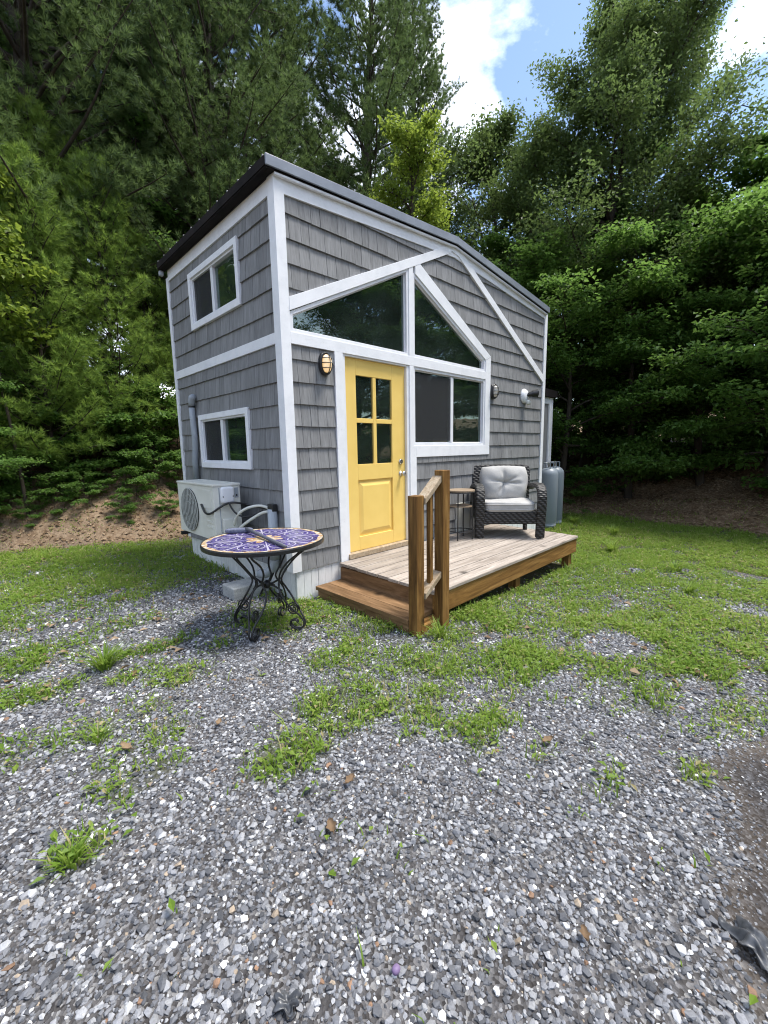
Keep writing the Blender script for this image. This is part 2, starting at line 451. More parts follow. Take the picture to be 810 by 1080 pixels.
    MT['mapleleaf'] = leaf('maple_leaf', (.060, .130, .024), (.098, .195, .036), (.155, .255, .055), .55)
    MT['pineleaf'] = leaf('pine_needle', (.056, .098, .032), (.086, .142, .046), (.140, .200, .064), .42, .6)
    MT['sapleaf'] = leaf('young_pine_needle', (.100, .180, .030), (.155, .255, .045), (.235, .325, .065), .5, .6)
    MT['brightleaf'] = leaf('yellow_green_leaf', (.11, .17, .020), (.18, .26, .032), (.27, .34, .055), .5)
    MT['grass'] = leaf('grass_blade', (.095, .180, .019), (.170, .275, .033), (.27, .355, .068), .48, .55, c4=(.42, .35, .19))
    MT['bark'] = noisy('bark', (.030, .023, .017), (.075, .060, .046), 14, stretch=(1, 1, .2), rough=.9, bump=.6, dist=.02)
    MT['litter'] = leaf('dead_leaf', (.13, .080, .045), (.21, .14, .08), (.34, .25, .16), .1, .8)
    # ground
    m = Mt('ground_soil')
    v = m.coord(); lawn = m.attr('lawn'); grav = m.attr('grav'); bank = m.attr('bank'); dirt = m.attr('dirt')
    a = m.noise(v, 3.5, 8, .65); b = m.noise(v, 45, 5, .7)
    soil = m.ramp(a, [(.3, (.075, .055, .038)), (.55, (.13, .098, .068)), (.75, (.19, .148, .105))])
    vo = m.n('TexVoronoi', Vector=v, Scale=95, Randomness=1.0)
    gcol = m.ramp(m.n('SeparateColor', Color=vo.outputs['Color']).outputs[0], [(0, (.05, .052, .058)), (.5, (.15, .153, .165)), (.85, (.30, .30, .315)), (1, (.5, .5, .5))])
    vo2 = m.n('TexVoronoi', Vector=v, Scale=28)
    lit = m.ramp(m.n('SeparateColor', Color=vo2.outputs['Color']).outputs[1], [(0, (.11, .062, .032)), (.5, (.22, .145, .085)), (1, (.36, .27, .175))])
    sep = m.n('SeparateXYZ', Vector=v)
    wx = m.n('MapRange', Value=sep.outputs[0]); wx.inputs['From Min'].default_value = 1; wx.inputs['From Max'].default_value = 6
    dry = m.ramp(a, [(.25, (.12, .085, .058)), (.5, (.20, .145, .100)), (.75, (.29, .225, .165))])
    bk = m.mix(wx.outputs[0], m.mix(.35, dry, lit), m.mix(.6, m.mix(.5, soil, (.10, .075, .048)), lit))
    c = m.mix(grav, soil, m.mix(1.0, m.mix(.25, gcol, soil), (.66, .66, .66), 'MULTIPLY'))
    grn = m.ramp(b, [(.3, (.040, .052, .020)), (.7, (.085, .095, .040))])
    c = m.mix(m.math('MULTIPLY', lawn, .8), c, grn)
    c = m.mix(dirt, c, m.mix(1.0, m.mix(.5, soil, gcol), (.44, .46, .49), 'MULTIPLY')); c = m.mix(bank, c, bk)
    c = m.mix(.35, c, m.ramp(b, [(.3, (.34, .34, .34)), (.7, (.66, .66, .66))]), 'OVERLAY')
    m.bump(m.math('ADD', b, m.math('MULTIPLY', vo.outputs['Distance'], .8)), .8, .012)
    MT['ground'] = m.base(c, .95, .1)
    m = Mt('crushed_stone')
    cc = m.attr('Col', 'Color'); f = m.noise(m.coord(), 220, 3)
    c = m.mix(.5, cc, m.ramp(f, [(.3, (.36, .36, .36)), (.7, (.64, .64, .64))]), 'OVERLAY')
    MT['stone'] = m.base(c, .75, .3)
mk_materials()
SKY_STR, SUN_STR, SUN_ANG, EXPO = .092, 1.9, 18, 1.62
CLOUD_C = (15.5, 15.9, 16.6, 1); CLOUD_OFF = (.9, .4, .2)
# ------------------------------------------------------------------ the tiny house
def clip_half(poly, a, b, c):
    """keep points with a*x+b*y<=c"""
    out = []
    n = len(poly)
    for i in range(n):
        p, q = poly[i], poly[(i + 1) % n]
        dp = a * p[0] + b * p[1] - c; dq = a * q[0] + b * q[1] - c
        if dp <= 0: out.append(p)
        if (dp < 0 < dq) or (dq < 0 < dp):
            t = dp / (dp - dq); out.append((p[0] + t * (q[0] - p[0]), p[1] + t * (q[1] - p[1])))
    return out
def area(poly):
    return .5 * sum(poly[i][0] * poly[(i + 1) % len(poly)][1] - poly[(i + 1) % len(poly)][0] * poly[i][1] for i in range(len(poly)))
def clip_poly(poly, conv):
    if area(conv) < 0: conv = conv[::-1]
    for i in range(len(conv)):
        p, q = conv[i], conv[(i + 1) % len(conv)]
        ex, ey = q[0] - p[0], q[1] - p[1]
        poly = clip_half(poly, ey, -ex, ey * p[0] - ex * p[1])
        if len(poly) < 3: return []
    return poly
def offset_poly(poly, w):
    """convex polygon grown by w (negative shrinks)"""
    if area(poly) < 0: poly = poly[::-1]
    n = len(poly); L = []
    for i in range(n):
        p, q = poly[i], poly[(i + 1) % n]
        ex, ey = q[0] - p[0], q[1] - p[1]; l = math.hypot(ex, ey)
        L.append((ey / l, -ex / l, (ey * p[0] - ex * p[1]) / l + w))
    out = []
    for i in range(n):
        a1, b1, c1 = L[i - 1]; a2, b2, c2 = L[i]
        d = a1 * b2 - a2 * b1
        out.append(((c1 * b2 - c2 * b1) / d, (a1 * c2 - a2 * c1) / d))
    return out
def ring(mb, outer, inner, ax, a, b):
    """frame between two polygons with the same number of corners"""
    n = len(outer)
    def m(p, d): return (p[0], d, p[1]) if ax == 'y' else (d, p[0], p[1])
    vs = [m(p, a) for p in outer] + [m(p, a) for p in inner] + [m(p, b) for p in outer] + [m(p, b) for p in inner]
    fs = []
    for i in range(n):
        j = (i + 1) % n
        fs += [(i, j, n + j, n + i), (2 * n + i, 3 * n + i, 3 * n + j, 2 * n + j),
               (i, 2 * n + i, 2 * n + j, j), (n + i, n + j, 3 * n + j, 3 * n + i)]
    mb.add(vs, fs)
def shakes(mb, regions, u0, u1, z1, plane, rng, gap=.004):
    k = 0
    while .2 * k - .02 < z1:
        za = .2 * k - .02; zb = za + .2
        if k == 0: za = .0
        u = u0 - rng.random() * .1
        while u < u1:
            w = rng.choice([.08, .10, .12, .14, .165, .19]) + rng.random() * .012
            jz = rng.random() * .004; jd = (rng.random() - .5) * .003
            tone = .90 + .22 * rng.random()
            for R in regions:
                P = clip_poly([(u + gap / 2, za + jz), (u + w - gap / 2, za + jz), (u + w - gap / 2, zb), (u + gap / 2, zb)], R)
                if len(P) < 3 or abs(area(P)) < 1e-5: continue
                n = len(P)
                def dep(p): return .009 + .016 * (p[1] - za) / .2 + jd
                def m(p, d): return (p[0], d, p[1]) if plane == 'y' else (d, p[0], p[1])
                vs = [m(p, dep(p)) for p in P] + [m(p, .032) for p in P]
                fs = [tuple(range(n))] + [(i, i + n, (i + 1) % n + n, (i + 1) % n) for i in range(n)]
                mb.add(vs, fs, tone)
            u += w
        k += 1

LEN, DEP = 5.178, 2.67
house = thing('tiny_house', 'small grey shake-sided house with white trim and a bright yellow front door', 'tiny house', (2.59, 1.33, -.40))
def under(x):                                                       # underside of the roof
    return 3.437 + .0712 * (x + .08) if x < 2.535 else 3.623 - .1085 * (x - 2.535)
# --- shakes, front
rg = random.Random(11)
FR = [[(.06, -.01), (.64, -.01), (.64, 2.13), (.06, 2.13)],
      [(.06, 2.43), (.06, 3.40), (2.535, 3.62), (2.46, 3.58)],
      [(1.84, 3.22), (3.36, 2.38), (5.12, 2.38), (5.12, 3.36), (2.535, 3.62), (2.46, 3.58)],
      [(3.36, 1.18), (5.12, 1.18), (5.12, 2.38), (3.36, 2.38)],
      [(1.74, -.01), (5.12, -.01), (5.12, 1.18), (3.36, 1.18), (3.36, 1.10), (1.74, 1.10)][:0] or [(1.74, -.01), (5.12, -.01), (5.12, 1.10), (1.74, 1.10)],
      [(3.36, 1.10), (5.12, 1.10), (5.12, 1.18), (3.36, 1.18)]]
for rr_ in (FR[:1], FR[1:2], FR[2:]):
    s = MB(); shakes(s, rr_, .05, 5.13, 3.62, 'y', rg); s.build('front_siding', MT['shake'], house)
LRG = [[(.05, -.01), (.72, -.01), (.72, 3.40), (.05, 3.40)], [(1.94, -.01), (2.64, -.01), (2.64, 3.40), (1.94, 3.40)],
       [(.72, -.01), (1.94, -.01), (1.94, .99), (.72, .99)], [(.72, 1.585), (1.94, 1.585), (1.94, 2.595), (.72, 2.595)],
       [(.72, 3.185), (1.94, 3.185), (1.94, 3.40), (.72, 3.40)]]
s = MB(); shakes(s, LRG, .04, 2.66, 3.42, 'x', rg); s.build('side_siding', MT['shake'], house)
# --- wall core (with the openings left free)
w = MB()
for P in [[(.0301, 0), (.588, 0), (.588, 2.107), (.0301, 2.107)],
          [(.0301, 2.107), (.101, 2.107), (.101, 3.43), (.0301, 3.43)],
          [(.101, 2.45), (2.49, 3.60), (2.535, 3.61), (.101, 3.435)],
          [(1.862, 3.24), (3.34, 2.40), (5.14, 2.40), (5.14, 3.34), (2.535, 3.61), (2.49, 3.60)],
          [(3.34, 1.053), (5.14, 1.053), (5.14, 2.40), (3.34, 2.40)],
          [(1.7, 0), (5.14, 0), (5.14, 1.053), (1.7, 1.053)],
          [(1.7, 1.053), (3.34, 1.053), (3.34, 1.16), (1.7, 1.16)]]:
    w.prism(P, 'y', .033, .13)
for P in [[(.13, 0), (.72, 0), (.72, 3.42), (.13, 3.42)], [(1.95, 0), (2.65, 0), (2.65, 3.42), (1.95, 3.42)],
          [(.72, 0), (1.95, 0), (1.95, .99), (.72, .99)], [(.72, 1.585), (1.95, 1.585), (1.95, 2.6), (.72, 2.6)],
          [(.72, 3.185), (1.95, 3.185), (1.95, 3.42), (.72, 3.42)]]:
    w.prism(P, 'x', .033, .13)
w.box(.03, .7, 2.54, 2.65, 0, 3.30); w.box(2.6, 3.0, 2.54, 2.65, 0, 3.30); w.box(4.4, 5.14, 2.54, 2.65, 0, 3.30)
w.box(.7, 2.6, 2.54, 2.65, 0, 2.4); w.box(.7, 2.6, 2.54, 2.65, 3.1, 3.30); w.box(3.0, 4.4, 2.54, 2.65, 0, 1.0); w.box(3.0, 4.4, 2.54, 2.65, 2.0, 3.30)
w.box(5.04, 5.14, .13, .75, 0, 3.30); w.box(5.04, 5.14, 1.7, 2.54, 0, 3.30); w.box(5.04, 5.14, .75, 1.7, 0, 1.15); w.box(5.04, 5.14, .75, 1.7, 2.33, 3.30)
w.build('wall', MT['inside'], house)
s = MB()
for a_ in ((.03, .7, 0, 3.3), (2.6, 3.0, 0, 3.3), (4.4, 5.165, 0, 3.3), (.7, 2.6, 0, 2.4), (.7, 2.6, 3.1, 3.3), (3.0, 4.4, 0, 1.0), (3.0, 4.4, 2.0, 3.3)): s.box(a_[0], a_[1], 2.6501, 2.68, a_[2], a_[3])
s.build('rear_siding', MT['shake'], house)
s = MB()
for a_ in ((.02, .75, 0, 3.28), (1.7, 2.65, 0, 3.28), (.75, 1.7, 0, 1.15), (.75, 1.7, 2.33, 3.28)): s.box(5.1401, 5.165, a_[0], a_[1], a_[2], a_[3])
s.build('end_siding', MT['shake'], house)
for P, ax, d_ in (([(.7, 2.4), (2.6, 2.4), (2.6, 3.1), (.7, 3.1)], 'y', 2.6), ([(3.0, 1.0), (4.4, 1.0), (4.4, 2.0), (3.0, 2.0)], 'y', 2.6), ([(.75, 1.15), (1.7, 1.15), (1.7, 2.33), (.75, 2.33)], 'x', 5.1)):  # the rear pair is added, unseen, to let daylight into the interior
    f = MB(); ring(f, P, offset_poly(P, -.05), ax, d_ - .05, d_ + .085); fo = f.build('window', MT['vinyl'], house)
    MB().prism(offset_poly(P, -.03), ax, d_ - .003, d_ + .003).build('pane', MT['clear'], fo)
s = MB(); s.prism([(.131, 3.36), (2.535, 3.53), (5.039, 3.26), (5.039, 3.28), (2.535, 3.55), (.131, 3.38)], 'y', .131, 2.539); s.build('ceiling', MT['inside'], house)
s = MB(); s.box(.13, 5.04, .13, 2.54, -.02, .05); s.build('floor', MT['insidedark'], house)
for xa_, xb_, ya_ in ((.13, 1.55, 1.0), (3.4, 5.04, .13)):
    s = MB(); s.box(xa_, xb_, ya_, 2.54, 2.12, 2.2); s.build('loft_floor', MT['insidedark'], house)
s = MB(); s.box(3.2, 3.9, 2.0, 2.53, .05, .95); s.build('kitchen_counter', MT['green'], house)
s = MB()
for a, b in [((.72, .32, 2.2), (.72, .32, 2.98)), ((.16, .32, 2.42), (.72, .32, 2.62)), ((.72, .32, 2.62), (1.6, .32, 2.95))]:
    s.tube([a, b], .018, 6)
s.build('loft_railing', MT['black'], house)
# --- white trim boards, all with their outer face on the plane y=0 / x=0
def board(name, poly, ax='y', a=0.0, b=.034, mat='trim', bevel=.002):
    return MB().prism(poly, ax, a, b).build(name, MT[mat], house, bevel=bevel)
cb = MB(); cb.prism([(0, 0), (.101, 0), (.101, .03), (.03, .03), (.03, .106), (0, .106)], 'z', 0, 3.455)
cb.build('corner_board', MT['trim'], house, bevel=.002)
board('corner_board', [(5.085, 0), (5.178, 0), (5.178, 3.345), (5.085, 3.355)])
board('corner_board', [(2.60, 0), (2.672, 0), (2.672, 3.36), (2.60, 3.36)], 'x')
fz = [(.101, 3.318), (2.03, 3.463), (2.535, 3.500), (5.085, 3.262), (5.085, under(5.085)), (2.535, under(2.535)), (.101, under(.101))]
board('frieze_board', fz, a=.003, b=.033)
board('frieze_board', [(.106, 3.312), (2.60, 3.312), (2.60, 3.437), (.106, 3.437)], 'x', .003, .033)
board('belt_board', [(.106, 2.108), (2.60, 2.108), (2.60, 2.203), (.106, 2.203)], 'x', .002, .033)
board('gable_board', [(.101, 2.384), (2.46, 3.528), (2.50, 3.640), (.101, 2.498)], a=-.003, b=.06)
board('brace_board', [(2.466, 3.552), (2.62, 3.53), (5.085, 2.229), (5.085, 2.348), (2.60, 3.646), (2.506, 3.636)], a=-.006, b=.033)
board('window_casing', [(1.79, 3.12), (1.79, 3.218), (1.862, 3.252), (3.423, 2.429), (3.292, 2.37)], a=-.001, b=.055)
board('window_casing', [(3.292, 1.053), (3.423, 1.053), (3.423, 2.427), (3.292, 2.368)], a=.001, b=.06)
board('window_casing', [(1.795, 1.053), (3.292, 1.053), (3.292, 1.188), (1.795, 1.188)], a=.0, b=.06)
board('header_board', [(.101, 2.107), (3.292, 2.107), (3.292, 2.208), (.101, 2.208)], a=.0, b=.06)
board('mullion_board', [(1.681, 2.208), (1.754, 2.208), (1.754, 3.19), (1.681, 3.155)], a=.002, b=.13)
board('mullion_board', [(1.681, 1.188), (1.754, 1.188), (1.754, 2.107), (1.681, 2.107)], a=.001, b=.13)
board('mullion_board', [(1.681, -.01), (1.795, -.01), (1.795, 1.188), (1.681, 1.188)], a=.001, b=.13)
board('door_casing', [(.588, -.01), (.69, -.01), (.69, 2.107), (.588, 2.107)], a=.0, b=.13)
# --- front windows
def window(poly, fw, ax, ya, yb, gl, name='window', mull=None, screen=None, glass=True, inner=.02):
    f = MB(); out = offset_poly(poly, fw); ring(f, out, offset_poly(poly, .0), ax, ya, yb)
    ring(f, offset_poly(poly, .0), offset_poly(poly, -inner), ax, gl - .012, gl + .014)
    o = f.build('window', MT['vinyl'], house, bevel=.002)
    MB().prism(offset_poly(poly, -inner * .5), ax, gl - .003, gl + .003).build('pane', MT['glass'], o)
    if mull: MB().prism(mull, ax, gl - .03, gl + .03).build('sash_rail', MT['vinyl'], o, bevel=.002)
    if screen: MB().prism(screen, ax, gl - .0215, gl - .0205).build('insect_screen', MT['screen'], o)
    return o
GL = [(.151, 2.253), (1.636, 2.253), (1.636, 3.085), (.151, 2.352)]
GR = [(1.799, 2.253), (3.247, 2.253), (3.247, 2.344), (1.799, 3.063)]
GW = [(1.799, 1.233), (3.247, 1.233), (3.247, 2.062), (1.799, 2.062)]
window(offset_poly(GL, .012), .033, 'y', .012, .13, .055, inner=.012)
window(offset_poly(GR, .012), .033, 'y', .012, .13, .055, inner=.012)
window(offset_poly(GW, .012), .033, 'y', .012, .13, .055, mull=[(2.505, 1.235), (2.561, 1.235), (2.561, 2.06), (2.505, 2.06)],
       screen=[(1.815, 1.25), (2.505, 1.25), (2.505, 2.045), (1.815, 2.045)], inner=.012)
# slim casing around the two big panes' inner edge (reveal line)
# --- side windows
for (ya, yb, za, zb, my) in [(.707, 1.953, 2.581, 3.202, 1.36), (.695, 1.974, .972, 1.602, 1.38)]:
    R = [(ya, za), (yb, za), (yb, zb), (ya, zb)]
    Ri = [(ya + .06, za + .065), (yb - .06, za + .065), (yb - .06, zb - .06), (ya + .06, zb - .06)]
    f = MB(); ring(f, R, Ri, 'x', -.008, .04); fo = f.build('window', MT['trim'], house, bevel=.002)
    f = MB(); ring(f, Ri, offset_poly(Ri, -.022), 'x', .012, .13); f.build('sash', MT['vinyl'], fo, bevel=.002)
    G = offset_poly(Ri, -.02)
    MB().prism(G, 'x', .052, .058).build('pane', MT['glass'], fo)
    MB().prism([(my - .03, za + .065), (my + .03, za + .065), (my + .03, zb - .06), (my - .03, zb - .06)], 'x', .02, .07).build('sash_rail', MT['vinyl'], fo, bevel=.002)
    MB().prism([(my + .03, za + .088), (yb - .084, za + .088), (yb - .084, zb - .083), (my + .03, zb - .083)], 'x', .033, .0335).build('insect_screen', MT['screen'], fo)
# --- door
d = MB(); ya, yb = .045, .09
d.box(.725, .890, ya, yb, .057, 2.087); d.box(1.421, 1.637, ya, yb, .057, 2.087)
d.box(.890, 1.421, ya, yb, 1.921, 2.087); d.box(.890, 1.421, ya, yb, .827, .999); d.box(.890, 1.421, ya, yb, .057, .209)
d.box(1.132, 1.180, ya + .002, yb, .999, 1.921)
d.box(.890, 1.132, ya + .002, yb, 1.437, 1.485); d.box(1.180, 1.421, ya + .002, yb, 1.437, 1.485)
# raised panel
d.box(.890, 1.421, ya + .02, yb, .209, .827)
for x0, x1, z0, z1, yy, y2 in [(.905, 1.406, .224, .812, ya + .0201, ya + .002)]:
    i = .05
    vs = [(x0, yy, z0), (x1, yy, z0), (x1, yy, z1), (x0, yy, z1), (x0 + i, y2, z0 + i), (x1 - i, y2, z0 + i), (x1 - i, y2, z1 - i), (x0 + i, y2, z1 - i)]
    d.add(vs, [(0, 1, 5, 4), (1, 2, 6, 5), (2, 3, 7, 6), (3, 0, 4, 7), (4, 5, 6, 7), (3, 2, 1, 0)])
door = d.build('door', MT['yellow'], house, bevel=.004)
for x0, x1 in ((.890, 1.132), (1.180, 1.421)):
    for z0, z1 in ((.999, 1.437), (1.485, 1.921)):
        MB().box(x0 + .001, x1 - .001, .066, .070, z0 + .001, z1 - .001).build('door_pane', MT['glass'], door)
h = MB(); h.lathe([(.032, 0), (.032, -.006), (.014, -.012), (.012, -.03), (.024, -.036), (.030, -.05), (.026, -.064), (.012, -.070), (.001, -.071)], (1.555, .045, .868), 20, 'y')
h.build('door_knob', MT['steel'], door, smooth=True)
h = MB(); h.lathe([(.031, 0), (.031, -.008), (.026, -.016), (.022, -.018), (.001, -.018)], (1.555, .045, 1.008), 20, 'y'); h.box(1.551, 1.559, .017, .03, .998, 1.018)
h.build('deadbolt', MT['steel'], door)
for z in (.28, 1.07, 1.86):
    MB().tube([(.722, .038, z - .045), (.722, .038, z + .045)], .008, 8).build('hinge', MT['steel'], door)
j = MB(); j.box(.69, .7235, .012, .13, .0, 2.107); j.box(1.6385, 1.681, .012, .13, 0, 2.107); j.box(.7235, 1.6385, .012, .13, 2.0885, 2.107)
j.build('door_jamb', MT['vinyl'], house, bevel=.002)
MB().box(.69, 1.681, -.02, .13, .0, .055).build('threshold', MT['rail'], house, bevel=.004)
# --- roof
prof_t = [(-.085, 3.527), (2.535, 3.713), (5.128, 3.430)]
prof_b = [(x, z - .062) for x, z in prof_t]
r = MB(); r.prism(prof_t + prof_b[::-1], 'y', -.035, 2.67)
for i in range(13):
    y = .01 + i * .220                                          # standing seams
    for (xa, za), (xb, zb) in ((prof_t[0], prof_t[1]), (prof_t[1], prof_t[2])):
        r.add([(xa, y - .012, za - .001), (xa, y + .012, za - .001), (xb, y + .012, zb - .001), (xb, y - .012, zb - .001),
               (xa, y - .007, za + .02), (xa, y + .007, za + .02), (xb, y + .007, zb + .02), (xb, y - .007, zb + .02)],
              [(0, 1, 2, 3), (7, 6, 5, 4), (0, 4, 5, 1), (1, 5, 6, 2), (2, 6, 7, 3), (3, 7, 4, 0)])
roof = r.build('roof', MT['roof'], house)
e = MB(); e.prism([(-.09, 3.533), (2.535, 3.719), (5.134, 3.436), (5.134, 3.352), (2.535, 3.634), (-.09, 3.449)], 'y', -.052, -.0355)
e.build('rake_flashing', MT['rake'], roof, bevel=.003)
e = MB(); e.prism([(-.06, 3.462), (2.535, 3.648), (5.12, 3.365), (5.12, 3.338), (2.535, 3.620), (-.06, 3.436)], 'y', -.024, .03)
e.build('rake_board', MT['fascia'], roof)
e = MB(); e.prism([(.0, 3.4395), (2.535, 3.6195), (5.11, 3.3385), (5.11, 3.320), (2.535, 3.600), (.0, 3.420)], 'y', -.030, .0)
e.build('rake_trim', MT['trim'], roof, bevel=.002)
e = MB(); e.box(-.0855, -.006, -.0345, 2.665, 3.439, 3.463); e.box(-.094, -.0862, -.0345, 2.665, 3.450, 3.522)
e.build('eave_fascia', MT['fascia'], roof)
e = MB(); e.superell((-.055, 2.655, 3.405), (.025, .03, .03), .4, 12, 8); e.build('eave_cap', MT['duct'], roof)
# --- skirting
sk = MB(); x = .05
rs = random.Random(5)
while x < 5.1:
    sk.box(x + .002, x + .083, .022 + rs.random() * .003, .045, -.62, -.001, .9 + .15 * rs.random()); x += .085
y = .047
while y < 2.62:
    sk.box(.048 + rs.random() * .003, .072, y + .002, y + .083, -.62, -.001, .9 + .15 * rs.random()); y += .085
sk.box(.05, 5.1, 2.60, 2.62, -.62, -.001); sk.box(5.08, 5.10, .05, 2.6, -.62, -.001)
sk.build('skirting', MT['skirt'], house)
MB().box(2.62, 2.93, -.004, .03, .0, .40).build('access_panel', MT['ac'], house, bevel=.004)
# --- bump-out at the far end
bp = MB(); bp.box(5.18, 6.91, .66, 2.2, -.55, 2.16); bp.build('bump_out', MT['shake'], house)
t = MB(); t.box(6.78, 6.94, .63, .70, -.5, 2.16); t.box(5.18, 6.78, .635, .69, 2.03, 2.16); t.box(6.85, 6.945, .70, .80, -.5, 2.16)
t.build('bump_out_trim', MT['trim'], house, bevel=.003)
t = MB(); t.prism([(5.18, 2.36), (7.02, 2.30), (7.02, 2.165), (5.18, 2.165)], 'y', .58, 2.25); t.build('bump_out_roof', MT['fascia'], house)

# ------------------------------------------------------------------ wall lamps, flood light, pipe
def bulkhead(x, z, label, on):
    t = thing('wall_lamp', label, 'wall lamp', (x, 0.02, z), 0, 'oval bulkhead lamps on the front wall')
    p = MB(); p.superell((x, .0, z), (.066, .03, .104), .75, 24, 12); p.build('lamp_base', MT['black'], t, smooth=True)
    g = MB(); g.superell((0, 0, 0), (.046, .046, .082), .85, 24, 14); go = g.build('lamp_globe', MT['globe_on' if on else 'globe'], t, smooth=True)
    go.location = Vector((x, -.033, z)) - WL[t]
    c = MB()
    def arc(fn, n=14): return [fn(math.pi * i / n) for i in range(n + 1)]
    c.tube(arc(lambda a: (x + .060 * math.cos(a), -.028 - .062 * math.sin(a), z)), .0045, 6)
    c.tube(arc(lambda a: (x, -.028 - .062 * math.sin(a), z + .097 * math.cos(a))), .0045, 6)
    for dz in (.045, -.045): c.tube(arc(lambda a: (x + .054 * math.cos(a), -.028 - .055 * math.sin(a), z + dz)), .004, 6)
    n = 28; c.tube([(x + .060 * math.cos(2 * math.pi * i / n), -.028, z + .098 * math.sin(2 * math.pi * i / n)) for i in range(n + 1)], .009, 6)
    c.build('lamp_cage', MT['black'], t)
bulkhead(.462, 1.972, 'oval caged lamp with a warm glowing globe on the wall left of the yellow door', True)
bulkhead(3.495, 1.955, 'oval caged lamp with a dull pale globe on the wall right of the windows', False)
t = thing('flood_light', 'black spot lamp on a round white mount near the far corner of the front wall', 'flood light', (4.45, .02, 1.95))
b = MB(); b.lathe([(.115, 0), (.115, -.02), (.095, -.045), (.05, -.06), (.001, -.062)], (4.45, .018, 1.96), 26, 'y'); b.build('mount', MT['vinyl'], t, smooth=True)
b = MB(); b.superell((4.48, -.05, 1.86), (.035, .035, .04), .8, 16, 10); b.build('sensor', MT['foam'], t, smooth=True)
b = MB(); b.tube([(4.46, -.03, 1.97), (4.50, -.085, 1.985)], .022, 12); b.tube([(4.47, -.05, 1.98), (4.50, -.075, 1.985), (4.52, -.095, 1.99)], [.03, .042, .046], 16)
b.tube([(4.52, -.095, 1.99), (4.575, -.155, 2.0), (4.58, -.16, 2.0)], [.052, .062, .056], 18); b.build('lamp_head', MT['blackplastic'], t, smooth=False)
t = thing('vent_pipe', 'bent grey vertical line cover with a gooseneck cap on the side wall', 'pipe', (-.03, 2.05, .85))
b = MB(); b.tube([(-.028, 2.12, .80), (-.028, 2.12, 1.05), (-.03, 2.07, 1.22), (-.03, 2.06, 1.40), (-.03, 2.08, 1.55), (-.03, 2.08, 1.72)], .036, 14)
b.build('pipe', MT['duct'], t, smooth=True)
b = MB(); b.tube([(-.03, 2.08, 1.705), (-.03, 2.08, 1.725)], .040, 14); b.build('collar', MT['black'], t)
b = MB(); b.tube([(-.03, 2.08, 1.72), (-.032, 2.06, 1.78), (-.035, 2.03, 1.82), (-.03, 2.0, 1.835)], [.036, .04, .042, .03], 14); b.build('gooseneck', MT['duct'], t, smooth=True)

# ------------------------------------------------------------------ air conditioner
ac = thing('outdoor_air_conditioner', 'boxy white outdoor air conditioner unit mounted on the side wall', 'air conditioner', (-.28, 1.16, .28))
X0, X1, Y0, Y1, Z0, Z1 = -.42, -.145, .69, 1.655, .285, .82
b = MB(); b.box(X0, X1, Y0, Y1, Z0, Z1)
for i in range(3): b.prism([(Y0 + .20, .40 + i * .055), (Y0 + .06, .40 + i * .055), (Y0 + .06, .425 + i * .055), (Y0 + .20, .425 + i * .055)], 'x', X0 - .006, X0 + .001)
b.box(X0 - .004, X0 + .001, Y0 + .05, Y0 + .245, .60, .785)
b.build('casing', MT['ac'], ac, bevel=.012)
b = MB(); b.box(X0 - .008, X1 + .006, Y0 - .008, Y1 + .008, Z1 + .001, Z1 + .026); b.build('top_cover', MT['ac'], ac, bevel=.008)
fc = (X0, 1.315, .548)
b = MB(); b.lathe([(.228, .0), (.228, -.003), (.001, -.003)], fc, 36, 'x'); fan = b.build('fan_opening_shade', MT['acdark'], ac)  # flat dark disc, coloured as the shade behind the grille
b = MB()
n = 40
for rr in (.228, .16, .09): b.tube([(X0 - .014, fc[1] + rr * math.cos(2 * math.pi * i / n), fc[2] + rr * math.sin(2 * math.pi * i / n)) for i in range(n + 1)], .005, 5)
for i in range(-5, 6):
    yy = i * .041; hh = math.sqrt(max(0, .228 ** 2 - yy ** 2))
    b.tube([(X0 - .013, fc[1] + yy, fc[2] - hh), (X0 - .022, fc[1] + yy, fc[2]), (X0 - .013, fc[1] + yy, fc[2] + hh)], .0075, 5)
b.build('fan_grille', MT['acwire'], ac)
b = MB()
for i in range(4):
    a = i * math.pi / 2 + .3
    b.add([(X0 - .005, fc[1] + .04 * math.cos(a), fc[2] + .04 * math.sin(a)), (X0 - .009, fc[1] + .2 * math.cos(a - .3), fc[2] + .2 * math.sin(a - .3)),
           (X0 - .005, fc[1] + .2 * math.cos(a + .45), fc[2] + .2 * math.sin(a + .45))], [(0, 1, 2)])
b.build('fan_blade', MT['acwire'], ac)
b = MB(); b.superell((-.29, Y0 - .012, .735), (.066, .034, .082), .35, 20, 12); b.build('terminal_cover', MT['vinyl'], ac, smooth=True)
b = MB(); b.box(X0 + .055, X0 + .062, Y0 - .003, Y0 + .001, Z0 + .01, Z1 - .01); b.build('casing_seam', MT['duct'], ac)
b = MB(); b.box(-.345, -.235, Y0 - .045, Y0 - .03, .715, .728); b.build('cover_slot_shadow', MT['acdark'], ac)  # dark strip painted as the shadow of the slot in the cover
b = MB(); b.box(-.205, -.165, Y0 - .004, Y0 + .001, .70, .80); b.build('rating_plate', MT['duct'], ac)
b = MB(); b.box(-.192, -.178, Y0 - .007, Y0 - .004, .715, .735); b.build('warning_mark', MT['black'], ac)
b = MB(); b.box(-.35, -.20, Y0 - .03, Y0 + .001, .33, .50); b.build('valve_cover', MT['ac'], ac, bevel=.012)
for yy in (.80, 1.55):
    b = MB(); b.box(-.46, .046, yy - .02, yy + .02, .245, .284); b.build('bracket', MT['black'], ac, bevel=.003)
